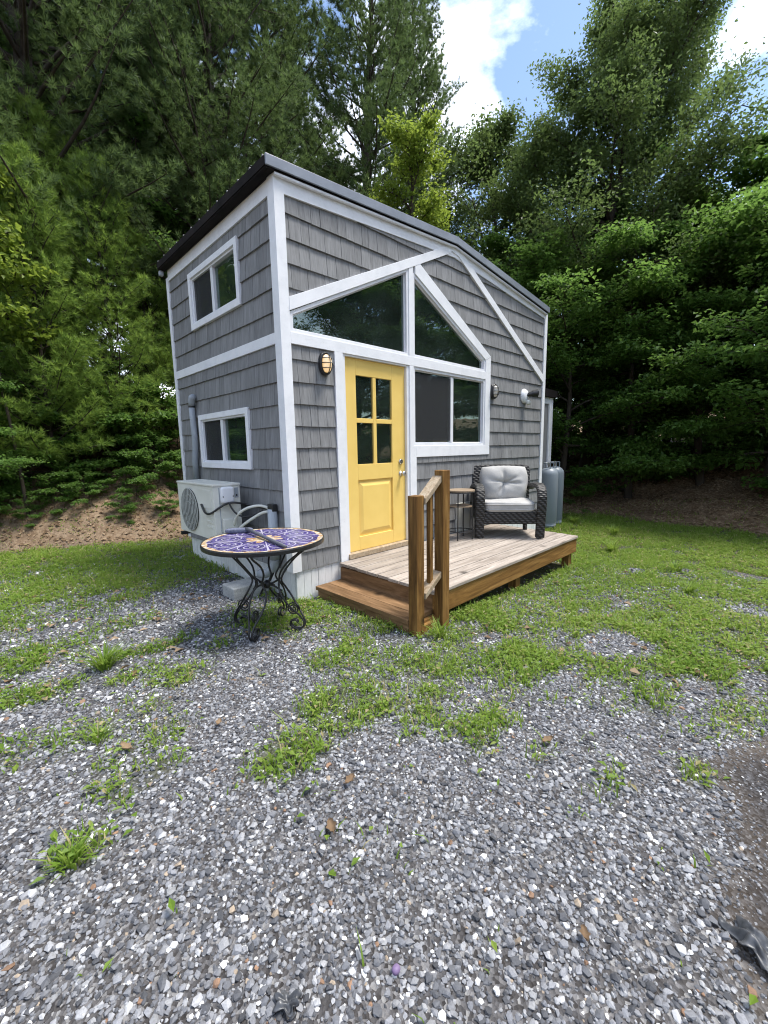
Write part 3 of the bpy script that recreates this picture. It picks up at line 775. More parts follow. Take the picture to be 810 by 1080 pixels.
def smooth_path(P, k=6):
    P = [Vector(p) for p in P]; out = []
    for i in range(len(P) - 1):
        p0 = P[max(i - 1, 0)]; p1 = P[i]; p2 = P[i + 1]; p3 = P[min(i + 2, len(P) - 1)]
        for j in range(k):
            t = j / k
            out.append(.5 * ((2 * p1) + (-p0 + p2) * t + (2 * p0 - 5 * p1 + 4 * p2 - p3) * t * t + (-p0 + 3 * p1 - 3 * p2 + p3) * t ** 3))
    out.append(P[-1]); return out
b = MB(); b.tube(smooth_path([(-.43, .98, .63), (-.445, .86, .56), (-.44, .74, .56), (-.38, .655, .62), (-.30, .645, .655), (-.22, .62, .655), (-.10, .60, .62), (-.03, .42, .60), (.0, .33, .60)]), .011, 8)
b.tube(smooth_path([(-.29, .64, .655), (-.26, .60, .57), (-.20, .55, .52), (-.12, .48, .53), (-.06, .40, .58)]), .009, 8)
b.build('power_cable', MT['black'], ac, smooth=True)
b = MB(); b.tube(smooth_path([(-.24, .665, .43), (-.24, .60, .52), (-.19, .50, .60), (-.10, .40, .63), (-.02, .33, .60)]), .0135, 10)
b.tube(smooth_path([(-.20, .665, .37), (-.20, .58, .42), (-.14, .47, .50), (-.07, .38, .56), (-.01, .31, .57)]), .015, 10)
b.build('insulated_pipe', MT['foam'], ac, smooth=True)
t = thing('drain_elbow', 'grey line cover with an elbow running down the side wall behind the round table', 'pipe', (-.04, .27, -.1))
b = MB(); b.tube([(-.03, .27, .60), (-.03, .27, .10)], .048, 12); b.tube(smooth_path([(-.03, .27, .10), (-.04, .29, .02), (-.08, .36, -.05), (-.10, .46, -.07)]), .045, 12); b.build('line_cover', MT['duct'], t, smooth=True)
b = MB(); b.box(-.055, .0, .22, .32, .58, .65); b.build('junction', MT['blackplastic'], t, bevel=.006)

# ------------------------------------------------------------------ deck with step and rail
deck = thing('wooden_deck', 'low wooden deck with a step and short handrail in front of the yellow door', 'deck', (2.05, -.64, -.42))
bo = MB(); rw = random.Random(3); y = -.004
tones = []
while y > -1.25:
    w_ = .138; ya_, yb_ = y - w_, y - .005
    t0 = -.004 + .015 * ya_; x0 = .548 + rw.random() * .012; x1 = 3.556 + rw.random() * .012
    tn = .82 + .34 * rw.random()
    bo.add([(x0, ya_, t0 - .03), (x1, ya_, t0 - .03), (x1, yb_, t0 - .03), (x0, yb_, t0 - .03), (x0, ya_, t0), (x1, ya_, t0), (x1, yb_, t0 + .001), (x0, yb_, t0 + .001)],
           [(3, 2, 1, 0), (4, 5, 6, 7), (0, 1, 5, 4), (1, 2, 6, 5), (2, 3, 7, 6), (3, 0, 4, 7)], tn)
    y -= .1425
bo.build('deck_boards', MT['deckx'], deck, bevel=.004)
b = MB(); b.box(.570, 3.545, -1.268, -1.230, -.236, -.058); b.build('front_joist', MT['treated_x'], deck, bevel=.003)
b = MB(); b.box(.572, .608, -1.229, -.002, -.236, -.055); b.build('end_joist', MT['treated_y'], deck, bevel=.003)
b = MB(); b.box(3.509, 3.545, -1.229, -.002, -.236, -.055); b.build('end_joist', MT['treated_y'], deck, bevel=.003)
for x in (1.1, 1.6, 2.1, 2.6, 3.1):
    b = MB(); b.box(x, x + .036, -1.229, -.002, -.236, -.055); b.build('joist', MT['treated_y'], deck)
for x, y in ((3.40, -1.2295), (3.40, -.12), (.62, -.12), (2.0, -1.2295)):
    b = MB(); b.box(x, x + .10, y, y + .09, -.75, -.237 if y < -1 else -.237); b.build('leg', MT['treated_z'], deck, bevel=.003)
# step
st = MB()
for x0, x1, tn in ((.246, .392, .95), (.397, .569, 1.08)):
    st.box(x0, x1, -1.240, -.002, -.222, -.183, tn)
st.build('step_tread', MT['treated_y'], deck, bevel=.004)
b = MB(); b.box(.262, .298, -1.236, -.02, -.62, -.223); b.build('step_riser', MT['treated_y'], deck, bevel=.003)
b = MB(); b.box(.348, .545, -1.315, -1.279, -.62, -.245); b.build('step_skirt', MT['treated_x'], deck, bevel=.003)
b = MB(); b.box(.262, .57, -1.2785, -1.2415, -.40, -.223); b.build('step_stringer', MT['treated_x'], deck, bevel=.003)
b = MB(); b.box(.258, .347, -1.330, -1.2425, -.75, .805); b.build('post', MT['treated_z'], deck, bevel=.004)
b = MB(); b.box(.5455, .634, -1.358, -1.2695, -.75, .985); b.build('post', MT['treated_z'], deck, bevel=.004)
for za, zb in ((.735, .895), (-.015, .12)):
    b = MB(); y0, y1 = -1.345, -1.256
    b.add([(.3475, y0, za), (.545, y0, zb), (.545, y1, zb), (.3475, y1, za), (.3475, y0, za + .05), (.545, y0, zb + .05), (.545, y1, zb + .05), (.3475, y1, za + .05)],
          [(3, 2, 1, 0), (4, 5, 6, 7), (0, 1, 5, 4), (1, 2, 6, 5), (2, 3, 7, 6), (3, 0, 4, 7)])
    b.build('rail', MT['rail'], deck, bevel=.004)
b = MB(); b.box(.43, .468, -1.32, -1.282, .085, .80); b.build('baluster', MT['treated_z'], deck, bevel=.003)
# ------------------------------------------------------------------ armchair (local: front = -y)
def rot_thing(t): return t
ch = thing('wicker_armchair', 'dark wicker armchair with plump grey cushions standing on the wooden deck', 'armchair', (3.03, -.50, -.010), math.radians(-49.3)); ch.scale = (1.13, 1.0, 1.0)
def L(mb, name, mat, **k): return mb.build(name, MT[mat], ch, world=False, **k)
def band(x0, x1, path, th):
    """flat wicker band swept along a path in the y-z plane"""
    P = [Vector((0, a, b)) for a, b in path]; out = []; inn = []
    for i, p in enumerate(P):
        t = (P[min(i + 1, len(P) - 1)] - P[max(i - 1, 0)]).normalized(); nrm = Vector((0, -t.z, t.y))
        out.append(p + nrm * th / 2); inn.append(p - nrm * th / 2)
    m = MB(); vs = []; fs = []
    for a, b in zip(out, inn): vs += [(x0, a.y, a.z), (x1, a.y, a.z), (x1, b.y, b.z), (x0, b.y, b.z)]
    for i in range(len(P) - 1):
        for k in range(4): fs.append((i * 4 + k, i * 4 + (k + 1) % 4, i * 4 + 4 + (k + 1) % 4, i * 4 + 4 + k))
    fs += [(3, 2, 1, 0), tuple(len(vs) - 4 + k for k in range(4))]
    return m.add(vs, fs)
armp = [(-.315, .0), (-.325, .15), (-.345, .30), (-.362, .43), (-.362, .53), (-.335, .605), (-.28, .650), (-.20, .668), (-.05, .662), (.15, .64), (.28, .60)]
for sx in (-1, 1):
    L(band(sx * .338 - .05, sx * .338 + .05, armp, .062), 'arm', 'wicker', bevel=.018)
    m = MB(); m.tube([(sx * .30, .27, 0), (sx * .30, .30, .35)], .028, 10); L(m, 'leg', 'wicker')
    m = MB(); m.box(sx * .33 - .025, sx * .33 + .025, -.285, .28, .20, .345); L(m, 'side_apron', 'wicker', bevel=.01)
    if sx < 0:
        m = MB(); m.box(sx * .33 - .018, sx * .33 + .018, -.30, .28, .34, .615); L(m, 'side_panel', 'wicker', bevel=.008)
m = MB(); m.prism([(-.30, .185), (.30, .185), (.30, .345), (-.30, .345)], 'y', -.335, -.30); L(m, 'front_apron', 'wicker', bevel=.01)
m = MB(); m.box(-.31, .31, -.30, .27, .29, .33); L(m, 'seat_frame', 'wicker')
m = MB()
pf = [(-.33, .30), (.33, .30), (.36, .84), (.34, .90), (.28, .915), (0, .925), (-.28, .915), (-.34, .90), (-.36, .84)]
yo = lambda z: .235 + .20 * (z - .3)
vs = [(x, yo(z), z) for x, z in pf] + [(x, yo(z) + .045, z) for x, z in pf]; n = len(pf)
m.add(vs, [tuple(range(n)), tuple(range(2 * n - 1, n - 1, -1))] + [(i, i + n, (i + 1) % n + n, (i + 1) % n) for i in range(n)])
L(m, 'backrest', 'wicker', bevel=.012)
m = MB()
def seatfn(p):
    p.z += .012 * math.sin(p.x * 9) * math.cos(p.y * 8) * (1 if p.z > 0 else 0); return p
m.superell((0, -.045, .405), (.288, .30, .072), .28, 40, 20, fn=seatfn); sc = L(m, 'seat_cushion', 'fabric', smooth=True)
pp = MB()
for z in (.372, .438):
    n = 60; pp.tube([(.288 * math.copysign(abs(math.cos(2 * math.pi * i / n)) ** .28, math.cos(2 * math.pi * i / n)), -.045 + .302 * math.copysign(abs(math.sin(2 * math.pi * i / n)) ** .28, math.sin(2 * math.pi * i / n)), z) for i in range(n + 1)], .006, 6)
pp.build('piping', MT['fabric'], sc, world=False, smooth=True)
def pillow(mb, c, a, th, M, tuft=0.0, n=48):
    """cushion from two height fields on a rounded-square outline; tufted on the -y side"""
    vs = []; fs = []
    for side in (-1, 1):
        for i in range(n + 1):
            for j in range(n + 1):
                u = 2 * i / n - 1; v = 2 * j / n - 1
                x = a[0] * u * (1 - .10 * v * v) * (1 + .03 * math.sin(3 * v)); z = a[1] * v * (1 - .08 * u * u)
                t = max(0, (1 - abs(u) ** 3.2) * (1 - abs(v) ** 3.2)) ** .5
                y = side * th * t
                if side < 0 and tuft:
                    r = math.hypot(x, z); an = math.atan2(z, x)
                    y += tuft * math.exp(-(r / .045) ** 1.3) * t + t * .030 * math.exp(-((r - .06) / .13) ** 2) * (max(0, math.cos(an * 3.5 + .4)) ** 5 + .7 * max(0, math.cos(an * 2.5 - 1.1)) ** 9)
                    y += t * .006 * math.sin(x * 31 + 2 * z) * math.sin(z * 22 + 1)
                vs.append(M @ Vector((x, y, z)) + Vector(c))
    m_ = (n + 1) ** 2
    for side in (0, 1):
        for i in range(n):
            for j in range(n):
                q = (side * m_ + i * (n + 1) + j, side * m_ + (i + 1) * (n + 1) + j, side * m_ + (i + 1) * (n + 1) + j + 1, side * m_ + i * (n + 1) + j + 1)
                fs.append(q if side == 0 else q[::-1])
    mb.add(vs, fs)
MC = Matrix.Rotation(math.radians(-14), 3, 'X')
m = MB(); pillow(m, (0, .135, .672), (.285, .245), .125, MC, .085)
bc = L(m, 'back_cushion', 'fabric', smooth=True)
m = MB(); m.superell((0, .105, .660), (.016, .012, .016), 1, 12, 8); m.build('button', MT['fabric'], bc, world=False, smooth=True)

# ------------------------------------------------------------------ round-topped side table on the deck
sx, sy, sz = 2.36, -.25, -.012
t = thing('side_table', 'small round tan-topped side table with thin black legs beside the wicker armchair', 'side table', (sx, sy, sz))
m = MB(); m.lathe([(.165, 0), (.175, .004), (.175, .020), (.165, .024), (.001, .024)], (sx, sy, .605), 32); m.build('table_top', MT['tan'], t)
m = MB(); n = 32; m.tube([(sx + .172 * math.cos(2 * math.pi * i / n), sy + .172 * math.sin(2 * math.pi * i / n), .598) for i in range(n + 1)], .008, 6); m.build('rim', MT['black'], t)
for i in range(4):
    a = math.radians(22 + 90 * i); m = MB(); m.tube([(sx + .15 * math.cos(a), sy + .15 * math.sin(a), .60), (sx + .155 * math.cos(a), sy + .155 * math.sin(a), sz)], .008, 8); m.build('leg', MT['black'], t)
m = MB(); m.tube([(sx + .153 * math.cos(2 * math.pi * i / n), sy + .153 * math.sin(2 * math.pi * i / n), .10) for i in range(n + 1)], .006, 6); m.build('stretcher_ring', MT['black'], t)
m = MB(); m.lathe([(.150, 0), (.150, .012), (.001, .012)], (sx, sy, .415), 28); m.build('shelf', MT['tan'], t)

# ------------------------------------------------------------------ mosaic bistro table
tx, ty, tz = -.483, -.385, .472
gz = h1(tx, ty) + .005
TS = .462 / .475
t = thing('bistro_table', 'round table with a purple and gold mosaic top on scrolled black iron legs', 'table', (tx, ty, gz))
m = MB(); m.lathe([(.001, .0), (.470 * TS, .0), (.471 * TS, .008), (.001, .008)], (0, 0, 0), 64)
top = m.build('mosaic_top', MT['mosaic'], t); top.location = Vector((tx, ty, tz - .006)) - WL[t]; top.rotation_euler.z = .35
m = MB(); m.lathe([(.462 * TS, -.03), (.480 * TS, -.03), (.482 * TS, -.005), (.478 * TS, .004), (.4715 * TS, .004), (.4715 * TS, -.008), (.462 * TS, -.010)], (tx, ty, tz), 64)
n = 64; m.tube([(tx + .30 * math.cos(2 * math.pi * i / n), ty + .30 * math.sin(2 * math.pi * i / n), tz - .035) for i in range(n + 1)], .008, 6); m.box(tx - .46, tx + .46, ty - .012, ty + .012, tz - .03, tz - .012)
m.lathe([(.46 * TS, -.011), (.46 * TS, -.008), (.001, -.008)], (tx, ty, tz), 48); m.build('rim', MT['black'], t)
Ht = tz - gz - .035
for q in range(4):
    a = math.radians(46 + 90 * q - 12)
    m = MB(); er = Vector((math.cos(a), math.sin(a), 0)); et = Vector((-math.sin(a), math.cos(a), 0))
    base = Vector((tx, ty, gz))
    for sgn in (-1, 1):
        P = []
        for r_, z_, w_ in [(.33, 1.0, .05), (.31, .93, .06), (.22, .82, .07), (.15, .70, .055), (.115, .58, .02), (.13, .48, .055), (.17, .38, .065), (.22, .28, .05), (.28, .17, .02), (.305, .09, .012), (.285, .025, .010), (.23, .012, .010), (.19, .05, .010), (.195, .10, .010), (.235, .115, .010), (.25, .085, .010)]:
            P.append(base + er * r_ + et * (w_ * sgn) + Vector((0, 0, z_ * Ht)))
        m.tube(smooth_path(P, 5), .0078 if sgn > 0 else .0075, 8)
    # scroll on the lower leg
    P = []
    for i in range(26):
        s_ = i / 25; an = s_ * 2.3 * 2 * math.pi; rad = .055 * (1 - .75 * s_)
        P.append(base + er * (.215 + rad * math.cos(an)) + Vector((0, 0, .215 * Ht + .02 + rad * math.sin(an))))
    m.tube(P, .006, 6)
    m.tube(smooth_path([base + er * .118 + Vector((0, 0, .60 * Ht)), base + er * .05 + Vector((0, 0, .54 * Ht)), base + Vector((0, 0, .52 * Ht))]), .008, 6)
    m.tube(smooth_path([base + er * .125 + Vector((0, 0, .45 * Ht)), base + er * .05 + Vector((0, 0, .51 * Ht)), base + Vector((0, 0, .52 * Ht))]), .008, 6)
    m.build('leg', MT['black'], t, smooth=True)
m = MB(); m.superell((tx, ty, gz + .52 * Ht), (.03, .03, .035), 1, 16, 10); m.build('knot', MT['black'], t, smooth=True)
# brush lying on the table
t = thing('long_handled_brush', 'blue-grey brush with a long handle lying across the mosaic table', 'brush', (-.49, -.30, .475))
m = MB(); p0, p1 = Vector((-.580, .058, .494)), Vector((-.425, -.045, .494)); d_ = (p1 - p0).normalized(); ang = math.atan2(d_.y, d_.x)
m.superell(tuple((p0 + p1) / 2), ((p1 - p0).length / 2 + .02, .036, .020), .5, 26, 14, M=Matrix.Rotation(ang, 3, 'Z')); m.build('brush_head', MT['brush'], t, smooth=True)
m = MB(); m.tube([p1 + Vector((-.035, .01, .014)), Vector((-.475, -.20, .502)), Vector((-.552, -.808, .488))], [.014, .015, .013], 10); m.build('handle', MT['brushh'], t, smooth=True)

# ------------------------------------------------------------------ concrete block, propane tanks
g = h1(-.25, .62)
m = MB(); m.box(-.40, -.02, .44, .70, g - .04, g + .125); o = m.build('concrete_block', MT['concrete'], loc=(-.21, .57, g), bevel=.012)
tag(o, 'pale concrete block on the ground beneath the side wall, behind the mosaic table', 'concrete block')
def tank(x, y, label):
    z = h1(x, y) + .02
    t = thing('propane_tank', label, 'propane tank', (x, y, z), 0, 'tall propane tanks at the house end')
    m = MB(); R_ = .182
    prof = [(.17, .0), (.178, .06), (R_ - .02, .07), (R_, .11), (R_, 1.06)] + [(R_ * math.cos(a) ** .8, 1.06 + .15 * math.sin(a)) for a in [i * .2 for i in range(1, 8)]] + [(.03, 1.21)]
    m.lathe(prof, (x, y, z), 36); m.build('cylinder', MT['tank'], t, smooth=True)
    m = MB(); m.tube([(x, y, z + 1.20), (x, y, z + 1.29)], .022, 12); m.tube([(x - .05, y, z + 1.265), (x + .06, y, z + 1.265)], .014, 10); m.tube([(x, y, z + 1.29), (x, y, z + 1.315)], .035, 12); m.build('valve', MT['brass'], t)
    m = MB(); k = 22; m.tube([(x + .10 * math.cos(-.6 + 4.4 * i / k), y + .10 * math.sin(-.6 + 4.4 * i / k), z + 1.30) for i in range(k + 1)], .010, 6)
    for i in (0, k // 2, k): m.tube([(x + .10 * math.cos(-.6 + 4.4 * i / k), y + .10 * math.sin(-.6 + 4.4 * i / k), z + 1.19), (x + .10 * math.cos(-.6 + 4.4 * i / k), y + .10 * math.sin(-.6 + 4.4 * i / k), z + 1.30)], .010, 6)
    m.build('valve_collar', MT['tank'], t)
tank(6.26, .36, 'tall grey-blue propane tank just past the house corner, half hidden behind the armchair side')
tank(6.66, .41, 'second tall grey-blue propane tank, the outer one farther from the house corner')

# ------------------------------------------------------------------ terrain: one sheet out to the horizon
def grade(a, b, lo, hi, step, far):
    core = np.arange(lo, hi + 1e-6, step)
    L_ = [lo]; s_ = step
    while L_[-1] > a: s_ = min(s_ * 1.25, far); L_.append(L_[-1] - s_)
    H_ = [hi]; s_ = step
    while H_[-1] < b: s_ = min(s_ * 1.25, far); H_.append(H_[-1] + s_)
    return np.concatenate([np.array(L_[:0:-1]), core, np.array(H_[1:])])
gx = grade(-250, 300, -4.5, 11, .055, 20); gy = grade(-250, 300, -5.0, 8.5, .055, 20)
GX, GY = np.meshgrid(gx, gy, indexing='ij'); fx, fy = GX.ravel(), GY.ravel()
Z = hgt(fx, fy)
nx, ny = len(gx), len(gy); ii = np.arange(nx * ny).reshape(nx, ny)
Fq = np.stack([ii[:-1, :-1], ii[1:, :-1], ii[1:, 1:], ii[:-1, 1:]], -1).reshape(-1, 4)
lw, gw, dw, bw = masks(fx, fy)
o = np_mesh('ground', np.stack([fx, fy, Z], 1), [Fq], MT['ground'], dict(lawn=lw, grav=gw, dirt=dw, bank=bw), smooth=True)
tag(o, 'gravel and grass clearing ground with bare banks rising to the woods', 'ground', kind='structure')

# ------------------------------------------------------------------ gravel: separate crushed stones
CAM = np.array([-2.0836, -3.3729, 1.1607])
def in_view(x, y, zz=-.3, mx=.14, my=.14):
    """generous wedge the camera can see, so a step to the side is covered as well"""
    a = np.arctan2(x - CAM[0], y - CAM[1]); d = np.hypot(x - CAM[0], y - CAM[1])
    return (a > math.radians(-12)) & (a < math.radians(101)) & (d > .45)
IC = None
def ico():
    bm = bmesh.new(); bmesh.ops.create_icosphere(bm, subdivisions=1, radius=1)
    v = np.array([x.co[:] for x in bm.verts]); f = np.array([[q.index for q in x.verts] for x in bm.faces]); bm.free(); return v, f
iv, if_ = ico()
N = 1300000
a = np.radians(RNG.uniform(-12, 101, N)); d = .5 + 6.3 * RNG.random(N) ** .62
sx_ = CAM[0] + d * np.sin(a); sy_ = CAM[1] + d * np.cos(a)
lw, gw, dw, bw = masks(sx_, sy_)
dens = np.clip(gw * (1 - .72 * lw) + .30 * dw * (1 - bw), 0, 1)
dens *= np.clip(.55 + .9 * fbm(sx_ * 5, sy_ * 5, 3), 0, 1)
inside = (sx_ > .02) & (sx_ < 5.2) & (sy_ > -.0) & (sy_ < 2.7)
want = 8600 * dens                                             # stones per m2
pdf = N * (1 / 6.3 / .62 * ((d - .5) / 6.3) ** (1 / .62 - 1)) / (math.radians(113) * d)
far = np.clip(d / 4.0, .0, 1)
want = want * (1 - .45 * far)
keep = (RNG.random(N) < want / np.maximum(pdf, 1)) & ~inside & ~((sx_ > .58) & (sx_ < 3.5) & (sy_ > -1.2) & (sy_ < 0) & (RNG.random(N) < .6))
sx_, sy_, dw_ = sx_[keep], sy_[keep], (dw * (1 - bw))[keep]
n = len(sx_); print('stones', n)
size = RNG.lognormal(-5.16, .40, n); size = np.clip(size, .0025, .0145) * np.where(dw_ > .4, .55, 1)
size *= 1 + .35 * np.clip((np.hypot(sx_ - CAM[0], sy_ - CAM[1]) - 2.5) / 3, 0, 1)
th = RNG.random(n) * 2 * np.pi; c_, s_ = np.cos(th), np.sin(th)
sq = RNG.uniform(.42, .8, n); el = RNG.uniform(.75, 1.35, n)
tilt = RNG.normal(0, .35, n)
P = iv[None] * (1 + RNG.uniform(-.30, .30, (n, 12, 1))) + RNG.normal(0, .10, (n, 12, 3))
px_ = P[:, :, 0] * el[:, None]; py_ = P[:, :, 1]; pz_ = P[:, :, 2] * sq[:, None]
ct, st_ = np.cos(tilt)[:, None], np.sin(tilt)[:, None]
px_, pz_ = px_ * ct - pz_ * st_, px_ * st_ + pz_ * ct
X = px_ * c_[:, None] - py_ * s_[:, None]; Y = px_ * s_[:, None] + py_ * c_[:, None]
hz = hgt(sx_, sy_) + size * sq * RNG.uniform(-.1, .75, n)
V = np.stack([X * size[:, None] + sx_[:, None], Y * size[:, None] + sy_[:, None], pz_ * size[:, None] + hz[:, None]], -1).reshape(-1, 3)
F = (if_[None] + (np.arange(n) * 12)[:, None, None]).reshape(-1, 3)
u = RNG.random(n); v = RNG.uniform(.75, 1.25, (n, 1))
pal = np.zeros((n, 3))
pal[:] = (.165, .170, .185)
def setc(lo, hi, c): pal[(u >= lo) & (u < hi)] = c
setc(0, .20, (.070, .073, .082)); setc(.20, .44, (.125, .130, .145)); setc(.44, .72, (.19, .195, .212)); setc(.72, .88, (.265, .27, .285))
setc(.88, .94, (.36, .365, .38)); setc(.94, .977, (.58, .58, .575)); setc(.977, .992, (.27, .22, .17)); setc(.992, 1.01, (.21, .13, .085))
pal = pal * v * np.array([1.06, 1.05, 1.035])
o = np_mesh('gravel', V, [F], MT['stone'], color=np.repeat(pal, 12, 0))
tag(o, 'loose grey crushed stone gravel covering the ground', 'gravel', kind='stuff')

# ------------------------------------------------------------------ grass: blades and small weed leaves
def blades(x, y, z, h, w, lean, az, tone, bend=.5):
    n = len(x)
    dx, dy = np.cos(az), np.sin(az); sxv, syv = -dy, dx
    V = np.zeros((n, 5, 3))
    for k, (f, ww) in enumerate([(0, 1), (0, -1), (.55, .75), (.55, -.75), (1, 0)]):
        off = lean * (f ** 2) * h
        zz = h * f * (1 - bend * f * lean * .6)
        V[:, k, 0] = x + dx * off + sxv * w * ww * .5; V[:, k, 1] = y + dy * off + syv * w * ww * .5; V[:, k, 2] = z + zz
    b = (np.arange(n) * 5)[:, None]
    return V.reshape(-1, 3), b + np.array([[0, 1, 3, 2]]), b + np.array([[2, 3, 4]]), np.repeat(tone, 5)
def diamonds(c, d, nrm, ln, wd, tone, fold=.25):
    """leaf-shaped quads: c base centre, d direction, nrm normal"""
    s = np.cross(d, nrm); s /= np.maximum(np.linalg.norm(s, axis=1, keepdims=True), 1e-6)
    n = len(c); V = np.zeros((n, 4, 3))
    V[:, 0] = c; V[:, 2] = c + d * ln[:, None] - nrm * (ln * .12)[:, None]
    mid = c + d * (ln * .45)[:, None] + nrm * (wd * fold)[:, None]
    V[:, 1] = mid + s * (wd * .5)[:, None]; V[:, 3] = mid - s * (wd * .5)[:, None]
    F = (np.arange(n) * 4)[:, None] + np.array([[0, 1, 2, 3]])
    return V.reshape(-1, 3), F, np.repeat(tone, 4)
N = 1300000
a = np.radians(RNG.uniform(-14, 102, N)); d = .6 + 11.5 * RNG.random(N) ** .8
x = CAM[0] + d * np.sin(a); y = CAM[1] + d * np.cos(a)
lw, gw, dw, bw = masks(x, y)
edge = sm(2.4, .1, sdist(np.stack([x, y], 1), CLEAR)) * bw
cl = fbm(x * 6 + 3, y * 6, 3)
want = 8000 * np.clip(lw * sm(.28, .66, cl + .10) + .018 * gw * sm(.55, .7, cl), 0, 1) + 650 * edge * sm(.42, .62, cl)
pdf = N * (1 / 11.5 / .8 * ((d - .6) / 11.5) ** (1 / .8 - 1)) / (math.radians(116) * d)
want = want * np.where(d > 4, .75, 1)
house_in = (x > .04) & (x < 5.2) & (y > .03) & (y < 2.7)
deck_in = (x > .30) & (x < 3.5) & (y > -1.22) & (y < .05)
keep = (RNG.random(N) < want / np.maximum(pdf, 1)) & ~house_in & ~deck_in
x, y, lw, cl, d = x[keep], y[keep], lw[keep], cl[keep], d[keep]
n = len(x); print('blades', n)
tall = fbm(x * 1.7 + 9, y * 1.7, 3)
near_wall = np.exp(-np.maximum(0, np.minimum(np.abs(y + .02) + 9 * (x < -.3), np.abs(x - .02) + 9 * (y > 3))) / .12)
h = RNG.lognormal(-3.28, .45, n) * (.5 + 1.0 * tall) * (1 + .6 * near_wall); h = np.clip(h, .012, .16)
tone = np.clip(.42 + .7 * (fbm(x * 1.3 + 70, y * 1.3, 3) - .5) + RNG.normal(0, .17, n), 0, .86); tone[RNG.random(n) < .07] = 1.0
V1, Fa, Fb, T1 = blades(x, y, hgt(x, y) - .004, h, RNG.uniform(.0035, .0085, n) * (1 + .10 * d), RNG.uniform(.2, 1.1, n), RNG.random(n) * 6.283, tone)
# broad little weed leaves close to the soil
k = RNG.random(n) < .30
xw, yw = x[k] + RNG.normal(0, .02, k.sum()), y[k] + RNG.normal(0, .02, k.sum()); m_ = len(xw)
az = RNG.random(m_) * 6.283; dd_ = np.stack([np.cos(az), np.sin(az), RNG.uniform(.0, .6, m_)], 1); dd_ /= np.linalg.norm(dd_, axis=1, keepdims=True)
nn_ = np.stack([-dd_[:, 0] * dd_[:, 2], -dd_[:, 1] * dd_[:, 2], np.ones(m_)], 1); nn_ /= np.linalg.norm(nn_, axis=1, keepdims=True)
V2, Fc, T2 = diamonds(np.stack([xw, yw, hgt(xw, yw) + RNG.uniform(.003, .045, m_)], 1), dd_, nn_, RNG.uniform(.015, .048, m_), RNG.uniform(.009, .026, m_), np.clip(tone[k] + .05, 0, 1))
o = np_mesh('grass', np.concatenate([V1, V2]), [Fa, Fb, Fc + len(V1)], MT['grass'], dict(tone=np.concatenate([T1, T2])))
tag(o, 'patchy short green grass and weeds growing through the gravel', 'grass', kind='stuff')

# ------------------------------------------------------------------ leaf litter on the banks
N = 130000
a = np.radians(RNG.uniform(-14, 102, N)); d = 3 + 14 * RNG.random(N)
x = CAM[0] + d * np.sin(a); y = CAM[1] + d * np.cos(a)
sd = sdist(np.stack([x, y], 1), CLEAR)
keep = RNG.random(N) < np.where(sd > -.1, .55 + .4 * sm(.2, 1.5, sd), .03) * np.where(x < 2, .9, 1)
keep &= ~((x > .0) & (x < 5.2) & (y > -1.3) & (y < 2.7))
x, y = x[keep], y[keep]; n = len(x); print('litter', n)
az = RNG.random(n) * 6.283; dd_ = np.stack([np.cos(az), np.sin(az), RNG.normal(0, .25, n)], 1); dd_ /= np.linalg.norm(dd_, axis=1, keepdims=True)
gx_ = (hgt(x + .06, y) - hgt(x - .06, y)) / .12; gy_ = (hgt(x, y + .06) - hgt(x, y - .06)) / .12
dd_[:, 2] = .6 * dd_[:, 2] + dd_[:, 0] * gx_ + dd_[:, 1] * gy_; dd_ /= np.linalg.norm(dd_, axis=1, keepdims=True)
nn_ = np.stack([RNG.normal(0, .2, n) - gx_, RNG.normal(0, .2, n) - gy_, np.ones(n)], 1); nn_ -= dd_ * (nn_ * dd_).sum(1, keepdims=True); nn_ /= np.linalg.norm(nn_, axis=1, keepdims=True)
ln = RNG.uniform(.025, .085, n)
V, F, T = diamonds(np.stack([x, y, hgt(x, y) + RNG.uniform(.005, .025, n)], 1), dd_, nn_, ln, ln * RNG.uniform(.4, .7, n), RNG.random(n))
o = np_mesh('leaf_litter', V, [F], MT['litter'], dict(tone=T)); tag(o, 'brown dead leaves scattered over the bare banks', 'leaf litter', kind='stuff')
# ------------------------------------------------------------------ trees
def unit(v): return v / np.maximum(np.linalg.norm(v, axis=-1, keepdims=True), 1e-9)
class Tree:
    def __init__(s, seed): s.r = np.random.default_rng(seed); s.tv = []; s.tf = []; s.n = 0; s.L = []
    def tube(s, P, r0, r1, n=5):
        m = len(P); P = np.asarray(P)
        t = np.gradient(P, axis=0); t = unit(t)
        ref = np.array([.31, .95, .07]) if abs(t[0, 2]) > .5 else np.array([0, 0, 1.])
        u = unit(np.cross(t, ref)); w = np.cross(t, u)
        rr = np.linspace(r0, r1, m)[:, None, None]
        a = np.arange(n) * 2 * np.pi / n
        V = P[:, None] + rr * (np.cos(a)[None, :, None] * u[:, None] + np.sin(a)[None, :, None] * w[:, None])
        b = s.n; i = np.arange(m - 1)[:, None] * n; k = np.arange(n)[None]
        F = np.stack([i + k, i + (k + 1) % n, i + n + (k + 1) % n, i + n + k], -1).reshape(-1, 4) + b
        s.tv.append(V.reshape(-1, 3)); s.tf.append(F); s.n += m * n
    def limb(s, p, d, ln, seg, lift=0, wob=.1):
        P = [np.array(p, float)]; d = unit(np.array(d, float))
        for i in range(seg):
            d = unit(d + np.array([0, 0, lift / seg]) + s.r.normal(0, wob, 3) / math.sqrt(seg))
            P.append(P[-1] + d * ln / seg)
        return np.array(P)
def interp(P, t):
    f = t * (len(P) - 1); i = min(int(f), len(P) - 2); return P[i] + (P[i + 1] - P[i]) * (f - i), unit(P[i + 1] - P[i])
